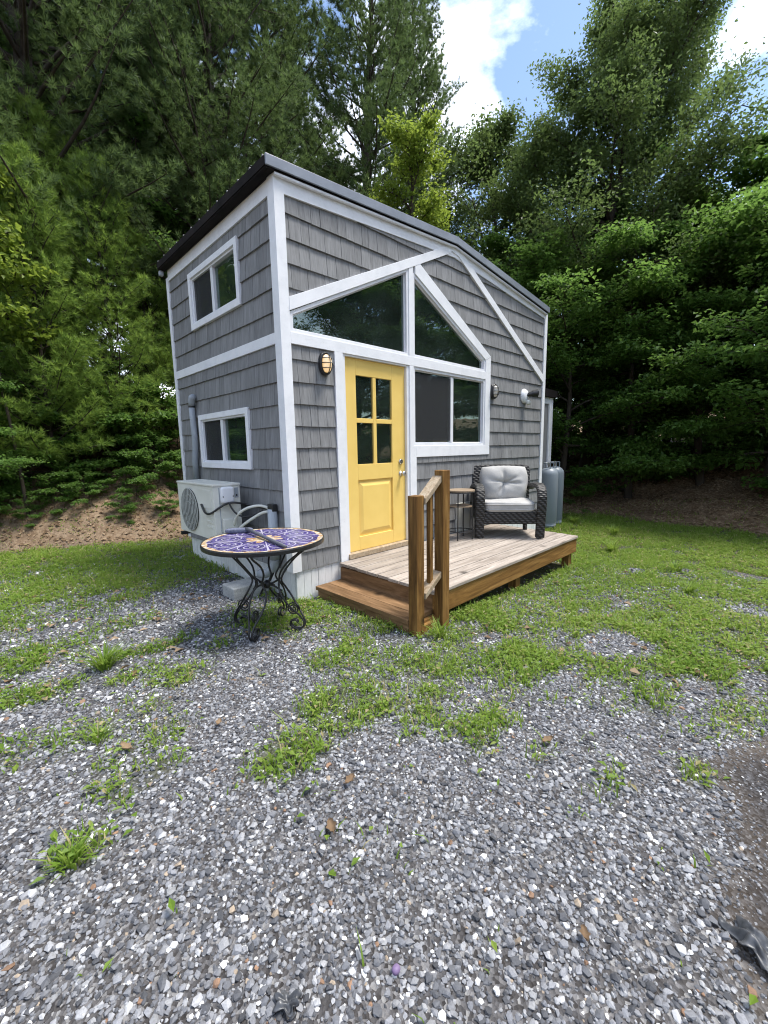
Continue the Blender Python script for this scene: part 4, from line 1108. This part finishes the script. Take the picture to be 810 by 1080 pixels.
def mesh_pair(name, T, leafV, leafF, tone, leafmat):
    me = []
    for nm, V, F, mt, at in (('trunk', np.concatenate(T.tv), [np.concatenate(T.tf)], MT['bark'], None), ('crown', leafV, leafF, leafmat, dict(tone=tone))):
        o = np_mesh(nm, V, F, mt, at, smooth=(nm == 'trunk')); me.append(o.data); bpy.data.objects.remove(o)
    return me
def broadleaf(seed, H, R, base, n1, n2, n3, nl, leaf, mat, layered=False, elong=1.7, top=.35, trunk_r=None, spread=.16, cone=False):
    T = Tree(seed); r = T.r
    tr = trunk_r or .016 * H
    tp = T.limb((0, 0, -.3), (r.normal(0, .03), r.normal(0, .03), 1), H * .95 + .3, 12, .3, .12)
    T.tube(tp, tr, tr * .12, 8)
    C = []; D = []; NR = []
    for i in range(n1):
        u = (i + r.random()) / n1; t = base + (1 - base) * u ** .9
        p, _ = interp(tp, min(t, .985))
        prof = math.sin(math.pi * min(1, (u * (1 - top) + top * .55 + .12))) ** .8 if not layered else (.30 + .75 * math.sin(math.pi * min(1, .12 + .86 * u)) ** .7) * (.6 + .6 * r.random())
        if cone: prof = .20 + .80 * (1 - u) ** .55 * min(1, .72 + 2.2 * u)
        ln = R * max(.18, prof) * r.uniform(.75, 1.15)
        az = i * 2.39996 + r.normal(0, .3)
        el = math.radians(r.uniform(0, 30) if layered else r.uniform(5, 32) + 28 * u)
        P = T.limb(p, (math.cos(az) * math.cos(el), math.sin(az) * math.cos(el), math.sin(el)), ln, 7, -.15 if layered else .1, .28)
        T.tube(P, tr * (.42 - .28 * u), .006, 5)
        for j in range(n2):
            s = .22 + .78 * (j + r.random()) / n2
            q, dq = interp(P, s)
            sd = 1 if j % 2 else -1
            h = unit(np.cross(dq, [0, 0, 1.])) * sd
            dd = unit(dq * r.uniform(.5, 1.1) + h * r.uniform(.5, 1.1) + np.array([0, 0, r.uniform(-.12, .15) if layered else r.uniform(-.3, .6)]))
            l2 = ln * r.uniform(.25, .45) * (1.15 - .5 * s)
            Q = T.limb(q, dd, l2, 4, -.1 if layered else .1, .25)
            T.tube(Q, .012, .004, 3)
            for k in range(n3):
                c, dc = interp(Q, .2 + .8 * (k + r.random()) / n3)
                C.append(np.repeat(c[None], nl, 0)); D.append(np.repeat(dc[None], nl, 0))
    C = np.concatenate(C); D = np.concatenate(D); n = len(C)
    off = r.normal(0, 1, (n, 3)) * np.array([spread, spread, spread * (.42 if layered else .75)])
    ctone = np.repeat(r.normal(.0, .21, n // nl), nl)
    d = unit(D * .5 + r.normal(0, .8, (n, 3)) * np.array([1, 1, .35 if layered else .7]) + np.array([0, 0, -.25]))
    nn = unit(np.array([0, 0, 1.]) + r.normal(0, .28 if layered else .6, (n, 3))); nn = unit(nn - d * (nn * d).sum(1, keepdims=True))
    ln = leaf * r.uniform(.65, 1.25, n)
    V, F, tn = diamonds(C + off, d, nn, ln, ln / elong, np.clip(.45 + ctone + r.normal(0, .14, n), 0, 1))
    return mesh_pair('t', T, V, [F], tn, mat)
def pine(seed, H, R, base, whorls, nb, nt, ntuft, nn, nlen, nw, mat, trunk_r=None, shape=.55):
    T = Tree(seed); r = T.r; tr = trunk_r or .013 * H
    tp = T.limb((0, 0, -.3), (r.normal(0, .015), r.normal(0, .015), 1), H + .3, 14, .3, .05); T.tube(tp, tr, .012, 8)
    C = []; D = []
    for i in range(whorls):
        u = i / (whorls - 1); t = base + (1 - base) * u
        p, _ = interp(tp, min(.995, t))
        for b in range(nb):
            az = b * 2 * math.pi / nb + i * .7 + r.normal(0, .25)
            ln = R * (1 - u) ** shape * r.uniform(.55, 1.15) + .15
            el = math.radians(r.uniform(0, 22) + 38 * u)
            P = T.limb(p, (math.cos(az) * math.cos(el), math.sin(az) * math.cos(el), math.sin(el)), ln, 6, .30, .16)
            T.tube(P, .010 + tr * .22 * (1 - u), .005, 4)
            m = max(3, int(nt * ln / R + 2))
            for j in range(m):
                s = .28 + .72 * (j + r.random() * .8) / m
                q, dq = interp(P, min(s, 1)); sd = 1 if j % 2 else -1
                h = unit(np.cross(dq, [0, 0, 1.])) * sd
                dd = unit(dq * r.uniform(.6, 1.2) + h * r.uniform(.4, 1.0) + np.array([0, 0, r.uniform(-.05, .35)]))
                l2 = max(.12, (ln - s * ln) * .35 + r.uniform(.15, .35) * min(1, R / 2.2))
                for k in range(ntuft):
                    C.append(q + dd * l2 * (.25 + .75 * k / max(1, ntuft - 1)) + r.normal(0, .03, 3)); D.append(dd)
    C = np.array(C); D = np.array(D); n0 = len(C)
    C = np.repeat(C, nn, 0); D = np.repeat(D, nn, 0); n = len(C)
    ct = np.repeat(r.normal(0, .15, n0), nn)
    d = unit(D * .75 + r.normal(0, .52, (n, 3)) + np.array([0, 0, .10]))
    s = unit(np.cross(d, unit(r.normal(0, 1, (n, 3)))))
    ln = nlen * r.uniform(.7, 1.2, n)[:, None]
    b0 = C + d * ln * .05; V = np.stack([b0 + s * nw * .5, b0 - s * nw * .5, C + d * ln], 1).reshape(-1, 3)
    F = np.arange(n * 3).reshape(-1, 3)
    tn = np.repeat(np.clip(.45 + ct + r.normal(0, .13, n), 0, 1), 3)
    return mesh_pair('t', T, V, [F], tn, mat)
KINDS = dict(
    oak=broadleaf(1, 12.8, 4.7, .14, 58, 11, 6, 34, .098, MT['oakleaf'], cone=True, spread=.19),
    oak2=broadleaf(2, 11, 3.6, .14, 36, 9, 5, 30, .108, MT['oakleaf'], top=.3, spread=.19),
    maple=broadleaf(3, 6.4, 2.5, .08, 28, 10, 5, 20, .105, MT['mapleleaf'], layered=True, elong=1.35, spread=.15),
    maple2=broadleaf(4, 7.2, 2.4, .06, 30, 10, 5, 19, .11, MT['mapleleaf'], layered=True, elong=1.4, spread=.17),
    birch=broadleaf(5, 8.3, 1.5, .25, 30, 8, 4, 14, .085, MT['brightleaf'], elong=1.5, top=.5, spread=.10),
    shoot=broadleaf(6, 4.4, .62, .52, 22, 7, 3, 12, .072, MT['brightleaf'], elong=1.3, top=.5, spread=.07, trunk_r=.025),
    pine=pine(7, 19, 3.5, .17, 40, 6, 17, 5, 27, .155, .0125, MT['pineleaf']),
    pine2=pine(8, 20, 3.3, .20, 42, 6, 16, 5, 27, .16, .0125, MT['pineleaf']),
    sap=pine(9, 5.4, 1.45, .05, 24, 6, 11, 4, 17, .115, .010, MT['sapleaf'], trunk_r=.05),
    sap2=pine(10, 5.0, 1.35, .07, 22, 6, 11, 4, 17, .12, .0105, MT['sapleaf'], trunk_r=.045),
    bush=broadleaf(12, 1.1, .7, .05, 14, 6, 4, 9, .075, MT['mapleleaf'], layered=True, elong=1.5, spread=.06, trunk_r=.012),
)
FIRST = {}
def tree(kind, x, y, s, rz, label, cat='tree', name=None, group=None, dz=-.05, sz=1.0):
    nm = name or {'oak': 'oak_tree', 'oak2': 'oak_tree', 'maple': 'maple_tree', 'maple2': 'maple_tree', 'birch': 'birch_tree', 'shoot': 'sapling', 'pine': 'pine_tree',
                  'pine2': 'pine_tree', 'sap': 'young_pine', 'sap2': 'young_pine', 'bush': 'bush'}[kind]
    t = thing(nm, label, cat, (x, y, h1(x, y) + dz), rz, group); t.scale = (s, s, s * sz)
    if kind not in FIRST:
        tr = bpy.data.objects.new('trunk', KINDS[kind][0]); cr = bpy.data.objects.new('crown', KINDS[kind][1]); FIRST[kind] = (tr, cr)
    else:
        tr, cr = FIRST[kind][0].copy(), FIRST[kind][1].copy()
    for o in (tr, cr): COL.objects.link(o); o.parent = t
    return t
GP = 'white pines behind the house'; GM = 'leafy young maples on the right bank'; GO = 'broadleaf trees of the wood edge'; GS = 'young pines on the left bank'
# pines on the left bank and behind the house
tree('pine', -.35, 7.9, .95, .3, 'tall dark pine above the left bank, its brown trunk showing beside the roof', group=GP)
tree('pine2', -1.9, 11.9, 1.0, 2.1, 'tall pine at the far left edge behind the young pines', group=GP)
tree('pine2', 1.5, 8.9, .98, 4.0, 'tall pine rising straight behind the left eave of the house', group=GP)
tree('pine', 3.1, 8.0, .92, 1.2, 'full dark pine standing over the highest roof corner', group=GP)
tree('pine2', 5.66, 8.5, .95, 5.1, 'pine with soft drooping boughs behind the middle of the roof', group=GP)
tree('pine', 7.6, 7.2, .97, 2.7, 'pine with a straight dark trunk against bright sky above the roof', group=GP)
tree('pine2', 10.0, 7.4, .80, .9, 'thin-topped pine bordering the gap of open sky', group=GP)
for x, y, s, rz, k in [(.2, 15.5, 1.05, 1.0, 'pine'), (4.6, 13.6, 1.0, 2.2, 'pine2'), (-4.5, 13, 1.0, 3.3, 'pine'), (8.6, 12.4, .82, 4.4, 'pine2'), (2.2, 12.0, 1.0, .4, 'pine')]:
    tree(k, x, y, s, rz, 'dim pine deep in the wood behind the front row of pines', group='pines deep in the wood')
# the big oak and its neighbours
tree('oak', 11.05, 1.4, .94, .5, 'big broad oak standing tallest on the right against the cloudy sky', group=GO)
tree('oak2', 14.9, -1.9, .66, 1.9, 'airy broadleaf tree by the right edge of the picture below blue sky', group=GO)
tree('oak2', 17.2, -.5, .78, 3.0, 'broadleaf tree between the big oak and the right edge tree, set far back', group=GO)
tree('oak2', 12.0, 4.4, .95, 4.2, 'dark broadleaf tree left of the big oak, under the open sky gap', group=GO)
for x, y, s, rz in [(19.4, 2.2, .7, .2), (18.3, 5.2, .75, 1.5), (21, -3, .75, 2.9), (15.5, 8.5, .8, .8)]:
    tree('oak2', x, y, s, rz, 'hazy broadleaf tree far back in the wood behind the oaks', group='trees far back in the right wood')
# understory on the right bank
for i, (k, x, y, s, rz, lab) in enumerate([
    ('maple', 8.95, 1.35, .92, 0, 'leafy maple right behind the propane tanks with low bright boughs'),
    ('maple2', 10.0, -.1, .92, 1.1, 'leafy maple in front of the big oak, its boughs in flat layers'),
    ('maple', 10.7, -1.5, .98, 2.3, 'dark leafy maple over the brown bank, third from the house'),
    ('maple2', 10.6, -2.7, .95, 3.6, 'dark leafy maple over the bank next to the right edge'),
    ('maple', 10.4, -3.9, 1.0, 4.5, 'leafy maple cut off by the right edge of the picture'),
    ('maple2', 9.4, 3.0, 1.0, 5.2, 'leafy maple behind the far end of the house roof'),
    ('maple', 12.6, -.2, 1.15, .6, 'shaded maple in the second row behind the flat-layered maple'),
    ('maple2', 13.0, -1.9, 1.1, 1.9, 'shaded maple in the second row behind the dark bank maples'),
    ('maple', 12.0, 2.3, 1.2, 3.1, 'shaded maple in the second row behind the tank-side maple'),
    ('maple2', 13.2, -3.6, 1.1, 4.1, 'shaded maple in the second row by the right edge'),
    ('maple', 15, 1, 1.2, 5.0, 'dim maple deepest in the shade of the big oak')]):
    tree(k, x, y, s, rz, lab, group=GM)
tree('birch', 6.6, 4.5, 1.08, .3, 'slim yellow-green tree poking up behind the roof ridge')
# young pines on the left bank
for k, x, y, s, rz, lab in [
    ('sap', -1.95, 6.75, .98, 0, 'bushy bright young pine at the left edge of the picture'),
    ('sap2', -.95, 6.35, 1.0, 1.3, 'bushy young pine on the left bank in the middle of the young pines'),
    ('sap', .22, 6.75, .98, 2.2, 'young pine on the left bank nearest the house with a pale leader shoot'),
    ('sap2', -2.9, 6.9, 1.0, 3.9, 'young pine mostly beyond the left edge of the picture'),
    ('sap2', 1.2, 7.3, .85, 4.9, 'shaded young pine close behind the far corner of the side wall'),
    ('sap', -.5, 7.6, 1.1, 5.9, 'young pine standing behind the front row on the left bank')]:
    tree(k, x, y, s, rz, lab, 'young pine', group=GS)
tree('shoot', -1.44, 5.6, 1.24, .4, 'slender sapling with shiny yellow-green leaves rising above the young pines at the left', 'sapling')
tree('maple', -2.3, 5.85, .42, .9, 'low broadleaf shrub with big leaves at the left edge above the dirt bank', 'shrub', 'shrub')
for x, y, s, rz, lab in [(-1.12, 5.55, .50, 0, 'bright green bush alone on the bare left dirt bank'), (-.55, 6.0, .6, 2, 'green undergrowth bush below the middle young pine'),
                         (.25, 5.9, .6, 3, 'green undergrowth bush at the bank top nearest the side wall'), (-1.7, 6.2, .6, 4, 'green undergrowth bush above the bare dirt at the far left')]:
    tree('bush', x, y, s, rz, lab, 'bush', group='small bushes on the left bank')
for x, y, s, rz in [(-2.6, 6.1, 1.1, .4), (-2.1, 6.35, 1.2, 1.9), (-1.35, 6.3, 1.2, 2.9), (-.8, 6.5, 1.3, .2), (-.25, 6.3, 1.1, 4.4), (.2, 6.25, 1.15, 5.5), (.75, 6.3, 1.2, 1.2), (.5, 5.6, .7, 3.0), (-.1, 6.9, 1.4, 2.2), (1.2, 6.4, 1.2, 3.6), (-2.3, 5.75, .7, 1.0), (-1.9, 5.9, .6, 2.2), (-.7, 5.5, .45, 3.2), (.05, 5.3, .5, 4.0), (.9, 5.5, .6, .6), (-1.5, 5.45, .35, .1), (-2.2, 5.45, .4, 1.1), (-.2, 5.0, .35, 2.1), (.45, 4.9, .35, 3.0), (-1.0, 5.9, .5, 4.0), (-.3, 5.65, .45, 5.0)]:
    tree('bush', x, y, s, rz, 'leafy green undergrowth bush at the foot of the young pines', 'bush', group='undergrowth under the young pines')
for x, y, s, rz, lab in [(8.9, .65, .75, 1, 'bright low bush on the bank beside the propane tanks')]:
    tree('bush', x, y, s, rz, lab, 'bush')
for k, x, y, s, rz in [('maple', 1.5, 9.8, 1.0, .3), ('maple2', 3.3, 10.4, 1.0, 1.4), ('maple', -1.3, 9.7, 1.0, 2.6), ('maple2', 5.2, 10.6, 1.0, 3.3), ('maple', -3.4, 9.4, 1.0, 4.4)]:
    tree(k, x, y, s, rz, 'low broadleaf tree filling the shade beneath the tall pines', group='low trees beneath the pines')
for x, y, s, rz in [(13.4, .9, 2.6, .2), (13.9, -.9, 2.8, 1.3), (14.0, -2.6, 2.8, 2.2), (13.6, -4.4, 2.6, 3.5), (12.6, 3.0, 2.6, 4.0), (11.6, 4.6, 2.4, 5.1), (15.6, -.1, 3.0, .9), (15.8, -2.2, 3.0, 1.9)]:
    tree('bush', x, y, s, rz, 'shaded bush closing the view between the maple trunks on the right bank', 'bush', group='bushes behind the right bank maples')
# trees across the clearing, seen in the window glass
for k, x, y, s, rz in [('oak2', 12.5, -8.5, 1.0, .2), ('oak', 10.8, -11.5, .95, 1.2), ('oak2', 6.5, -16, 1.0, 2.4), ('maple', 10.6, -7.2, 1.1, 3.1), ('maple2', 10.4, -9.8, 1.1, .1), ('oak', 1.5, -18, 1.0, 4.0), ('pine', -15.5, 6.5, 1, .3), ('sap', -8, 9.2, 1.1, .8), ('sap2', -11, 9.6, 1.1, 2)]:
    tree(k, x, y, s, rz, 'tree across the clearing that shows only as a reflection in the window glass', group='trees around the clearing behind the viewer')

# ------------------------------------------------------------------ small plants and odds and ends on the ground
def tuft(x, y, n, h, w, label, name='grass_tuft', lean=(.3, 1.1), r=.05, seed=1):
    g = np.random.default_rng(seed); zz = h1(x, y)
    ax = g.normal(0, r * .4, n); ay = g.normal(0, r * .4, n); az = np.arctan2(ay, ax) + g.normal(0, .5, n)
    V, A, B, Tn = blades(ax, ay, np.zeros(n) - .005, h * g.uniform(.55, 1.1, n), w * g.uniform(.7, 1.2, n), g.uniform(lean[0], lean[1], n), az, np.clip(g.normal(.45, .2, n), 0, 1))
    o = np_mesh(name, V, [A, B], MT['grass'], dict(tone=Tn)); o.location = (x, y, zz)
    tag(o, label, 'grass tuft', group='tufts of taller grass')
tuft(-1.585, -.17, 130, .20, .011, 'thick tuft of broad green blades alone in the gravel at the left', seed=1)
tuft(-1.99, -1.66, 90, .085, .008, 'small grass tuft in the gravel by the lower left edge', seed=2)
tuft(-1.78, -.98, 70, .09, .007, 'low grass tuft next to the brown dead leaf in the left gravel', seed=3)
tuft(4.9, -1.3, 90, .26, .014, 'tall grass tuft on the lawn beyond the deck end, at the right', seed=4)
tuft(6.3, -.9, 80, .25, .014, 'tall grass tuft near the foot of the right bank', seed=5)
tuft(4.3, -2.25, 80, .18, .012, 'grass tuft beside the bare patch in the right lawn', seed=6)
tuft(3.35, -2.55, 80, .16, .010, 'grass tuft on the lawn near the right edge', seed=7)
tuft(.40, -1.44, 60, .17, .010, 'weedy grass tuft at the foot of the front handrail post', seed=8)
tuft(3.70, -1.40, 60, .12, .012, 'small weed tuft beside the far deck leg', seed=9)
tuft(7.0, .1, 80, .25, .014, 'grass tuft by the outer propane tank', seed=10)
def dead_leaf(x, y, s, rz, label, seed):
    g = random.Random(seed); zz = h1(x, y) + .022
    m = MB(); vs = []; fs = []; nu, nv = 9, 7
    for i in range(nu):
        for j in range(nv):
            u = i / (nu - 1); v = j / (nv - 1) - .5
            wd = (math.sin(math.pi * u) ** .7) * (.55 + .18 * math.sin(u * 16)) + .04
            p = Vector(((u - .5) * s, v * wd * s, s * (.35 * v * v * 2 + .18 * (u - .5) ** 2 * 2 + .03 * math.sin(9 * u + 5 * v))))
            vs.append(p)
    for i in range(nu - 1):
        for j in range(nv - 1): fs.append((i * nv + j, (i + 1) * nv + j, (i + 1) * nv + j + 1, i * nv + j + 1))
    m.add(vs, fs, g.uniform(.1, .7)); m.tube([(-.5 * s, 0, .01), (-.75 * s, .03 * s, .02)], .0015, 5, tone=.2)
    o = m.build('dead_leaf', MT['litter'], smooth=True); o.location = (x, y, zz); o.rotation_euler = (g.uniform(-.2, .2), g.uniform(-.2, .2), rz)
    tag(o, label, 'dead leaf', group='dead leaves lying on the gravel')
dead_leaf(-.95, -3.03, 0.044, .6, 'curled orange-brown dead leaf on the gravel at the lower right', 1)
dead_leaf(-1.70, -1.17, 0.068, 2.0, 'brown dead leaf among the grass at the left of the gravel', 2)
dead_leaf(-1.07, -2.10, 0.056, .2, 'tan dead leaf in the gravel just below the grass edge, centre', 3)
dead_leaf(-1.26, -2.22, 0.060, 1.2, 'reddish brown dead leaf in open gravel below the other centre leaf', 4)
dead_leaf(-.20, -2.58, 0.064, 2.7, 'brown dead leaf at the edge of the right grass', 5)
dead_leaf(-1.30, -1.30, 0.048, .9, 'small orange dead leaf in the gravel left of centre', 6)
# crumpled plastic scraps, painted pebble
def scrap(x, y, s, rz, label, seed):
    g = np.random.default_rng(seed); n = 22
    m = MB(); vs = []
    for side in (0, 1):
        for i in range(n):
            for j in range(n):
                u = i / (n - 1) - .5; v = j / (n - 1) - .5
                rad = 1 - .25 * math.sin(6 * math.atan2(v, u) + seed)
                xx = u * s * 1.5 * rad; yy = v * s * rad
                zz = s * (.16 * math.sin(7 * u + 3 * v + seed) + .10 * math.sin(13 * v - 6 * u) + .05 * abs(math.sin(38 * u + 5 * v)) + .22 * (0.5 - abs(v))) + .012
                vs.append((xx, yy, max(zz, .004) - side * .003))
    fs = []
    for side in (0, 1):
        b = side * n * n
        for i in range(n - 1):
            for j in range(n - 1):
                q = (b + i * n + j, b + (i + 1) * n + j, b + (i + 1) * n + j + 1, b + i * n + j + 1); fs.append(q if side == 0 else q[::-1])
    edge = [i for i in range(n)] + [i * n + n - 1 for i in range(1, n)] + [(n - 1) * n + j for j in range(n - 2, -1, -1)] + [i * n for i in range(n - 2, 0, -1)]
    edge = [j for j in range(n)] + [i * n + n - 1 for i in range(1, n)] + [(n - 1) * n + j for j in range(n - 2, -1, -1)] + [i * n for i in range(n - 2, 0, -1)]
    for k in range(len(edge)): a_, b_ = edge[k], edge[(k + 1) % len(edge)]; fs.append((a_, b_, b_ + n * n, a_ + n * n))
    m.add(vs, fs); o = m.build('plastic_scrap', MT['scrap'], smooth=True); o.location = (x, y, h1(x, y) + .008); o.rotation_euler = (.0, .1, rz); tag(o, label, 'plastic scrap')
MT['scrap'] = noisy('grey_black_plastic_sheet', (.020, .021, .024), (.11, .115, .125), 26, rough=.35, spec=.5)
scrap(-.625, -3.385, .082, .9, 'crumpled dark grey ribbed plastic scrap in the dirt at the lower right corner', 1)
scrap(-1.655, -2.545, .04, 2.1, 'small dark ribbed plastic scrap in the gravel at the bottom edge', 5)
MT['purple'] = noisy('purple_stone', (.13, .085, .18), (.22, .16, .27), 30, rough=.5)
m = MB(); m.superell((0, 0, .010), (.013, .011, .010), .9, 16, 10); o = m.build('painted_pebble', MT['purple'], smooth=True); o.location = (-1.402, -2.693, h1(-1.402, -2.693) + .006); tag(o, 'small purple pebble in the grey gravel at the bottom', 'pebble')

# ------------------------------------------------------------------ sky, sun, camera
W = bpy.data.worlds.new('World'); SC.world = W; W.use_nodes = True
nt = W.node_tree; bg = nt.nodes['Background']
SUN_EL, SUN_AZ = math.radians(67), math.radians(132)               # azimuth from +Y towards +X
sky = nt.nodes.new('ShaderNodeTexSky'); sky.sky_type = 'NISHITA'; sky.sun_disc = False; sky.sun_elevation = SUN_EL; sky.sun_rotation = SUN_AZ
sky.air_density = 1.0; sky.dust_density = .6; sky.ozone_density = 1.2
tc = nt.nodes.new('ShaderNodeTexCoord'); mp = nt.nodes.new('ShaderNodeMapping'); mp.inputs['Scale'].default_value = (1, 1, 1.7); mp.inputs['Location'].default_value = CLOUD_OFF
nt.links.new(tc.outputs['Generated'], mp.inputs[0])
no = nt.nodes.new('ShaderNodeTexNoise'); no.inputs['Scale'].default_value = 2.6; no.inputs['Detail'].default_value = 9; no.inputs['Roughness'].default_value = .58; no.inputs['Distortion'].default_value = .35
nt.links.new(mp.outputs[0], no.inputs['Vector'])
rp = nt.nodes.new('ShaderNodeValToRGB'); rp.color_ramp.elements[0].position = .47; rp.color_ramp.elements[1].position = .72
nt.links.new(no.outputs[0], rp.inputs[0])
mx = nt.nodes.new('ShaderNodeMix'); mx.data_type = 'RGBA'; mx.inputs[7].default_value = CLOUD_C
nt.links.new(rp.outputs[0], mx.inputs[0]); nt.links.new(sky.outputs[0], mx.inputs[6]); nt.links.new(mx.outputs[2], bg.inputs['Color'])
bg.inputs['Strength'].default_value = SKY_STR
sl = bpy.data.lights.new('sun', 'SUN'); sl.energy = SUN_STR; sl.angle = math.radians(SUN_ANG); sl.color = (1, .955, .88)
so = bpy.data.objects.new('sun', sl); COL.objects.link(so)
sdv = Vector((math.sin(SUN_AZ) * math.cos(SUN_EL), math.cos(SUN_AZ) * math.cos(SUN_EL), math.sin(SUN_EL)))
so.rotation_euler = sdv.to_track_quat('Z', 'Y').to_euler(); so.location = (0, 0, 30)
cd = bpy.data.cameras.new('camera'); co = bpy.data.objects.new('camera', cd); COL.objects.link(co); SC.camera = co
yaw, pitch, roll = .775567421, .149503884, -.0178514
fw = Vector((math.sin(yaw) * math.cos(pitch), math.cos(yaw) * math.cos(pitch), -math.sin(pitch)))
rt = Vector((math.cos(yaw), -math.sin(yaw), 0)); up = rt.cross(fw)
r2 = rt * math.cos(roll) + up * math.sin(roll); u2 = -rt * math.sin(roll) + up * math.cos(roll)
mt = Matrix((r2, u2, -fw)).transposed().to_4x4(); mt.translation = Vector((-2.0836205, -3.37285911, 1.16072991)); co.matrix_world = mt
cd.sensor_fit = 'HORIZONTAL'; cd.sensor_width = 36; cd.lens = 443.143817 / 810 * 36; cd.clip_start = .05; cd.clip_end = 2000
vs = SC.view_settings; vs.view_transform = 'Standard'; vs.look = 'None'; vs.gamma = 1; vs.exposure = EXPO; vs.use_curve_mapping = False
cy = SC.cycles; cy.max_bounces = 6; cy.diffuse_bounces = 5; cy.glossy_bounces = 3; cy.transmission_bounces = 4; cy.transparent_max_bounces = 12
cy.use_denoising = True; cy.sample_clamp_indirect = 8; cy.caustics_reflective = False; cy.caustics_refractive = False
try: cy.denoiser = 'OPENIMAGEDENOISE'; cy.denoising_prefilter = 'ACCURATE'
except Exception: pass
SC.render.use_persistent_data = False
cy.pixel_filter_type = 'BLACKMAN_HARRIS'; cy.filter_width = 1.1
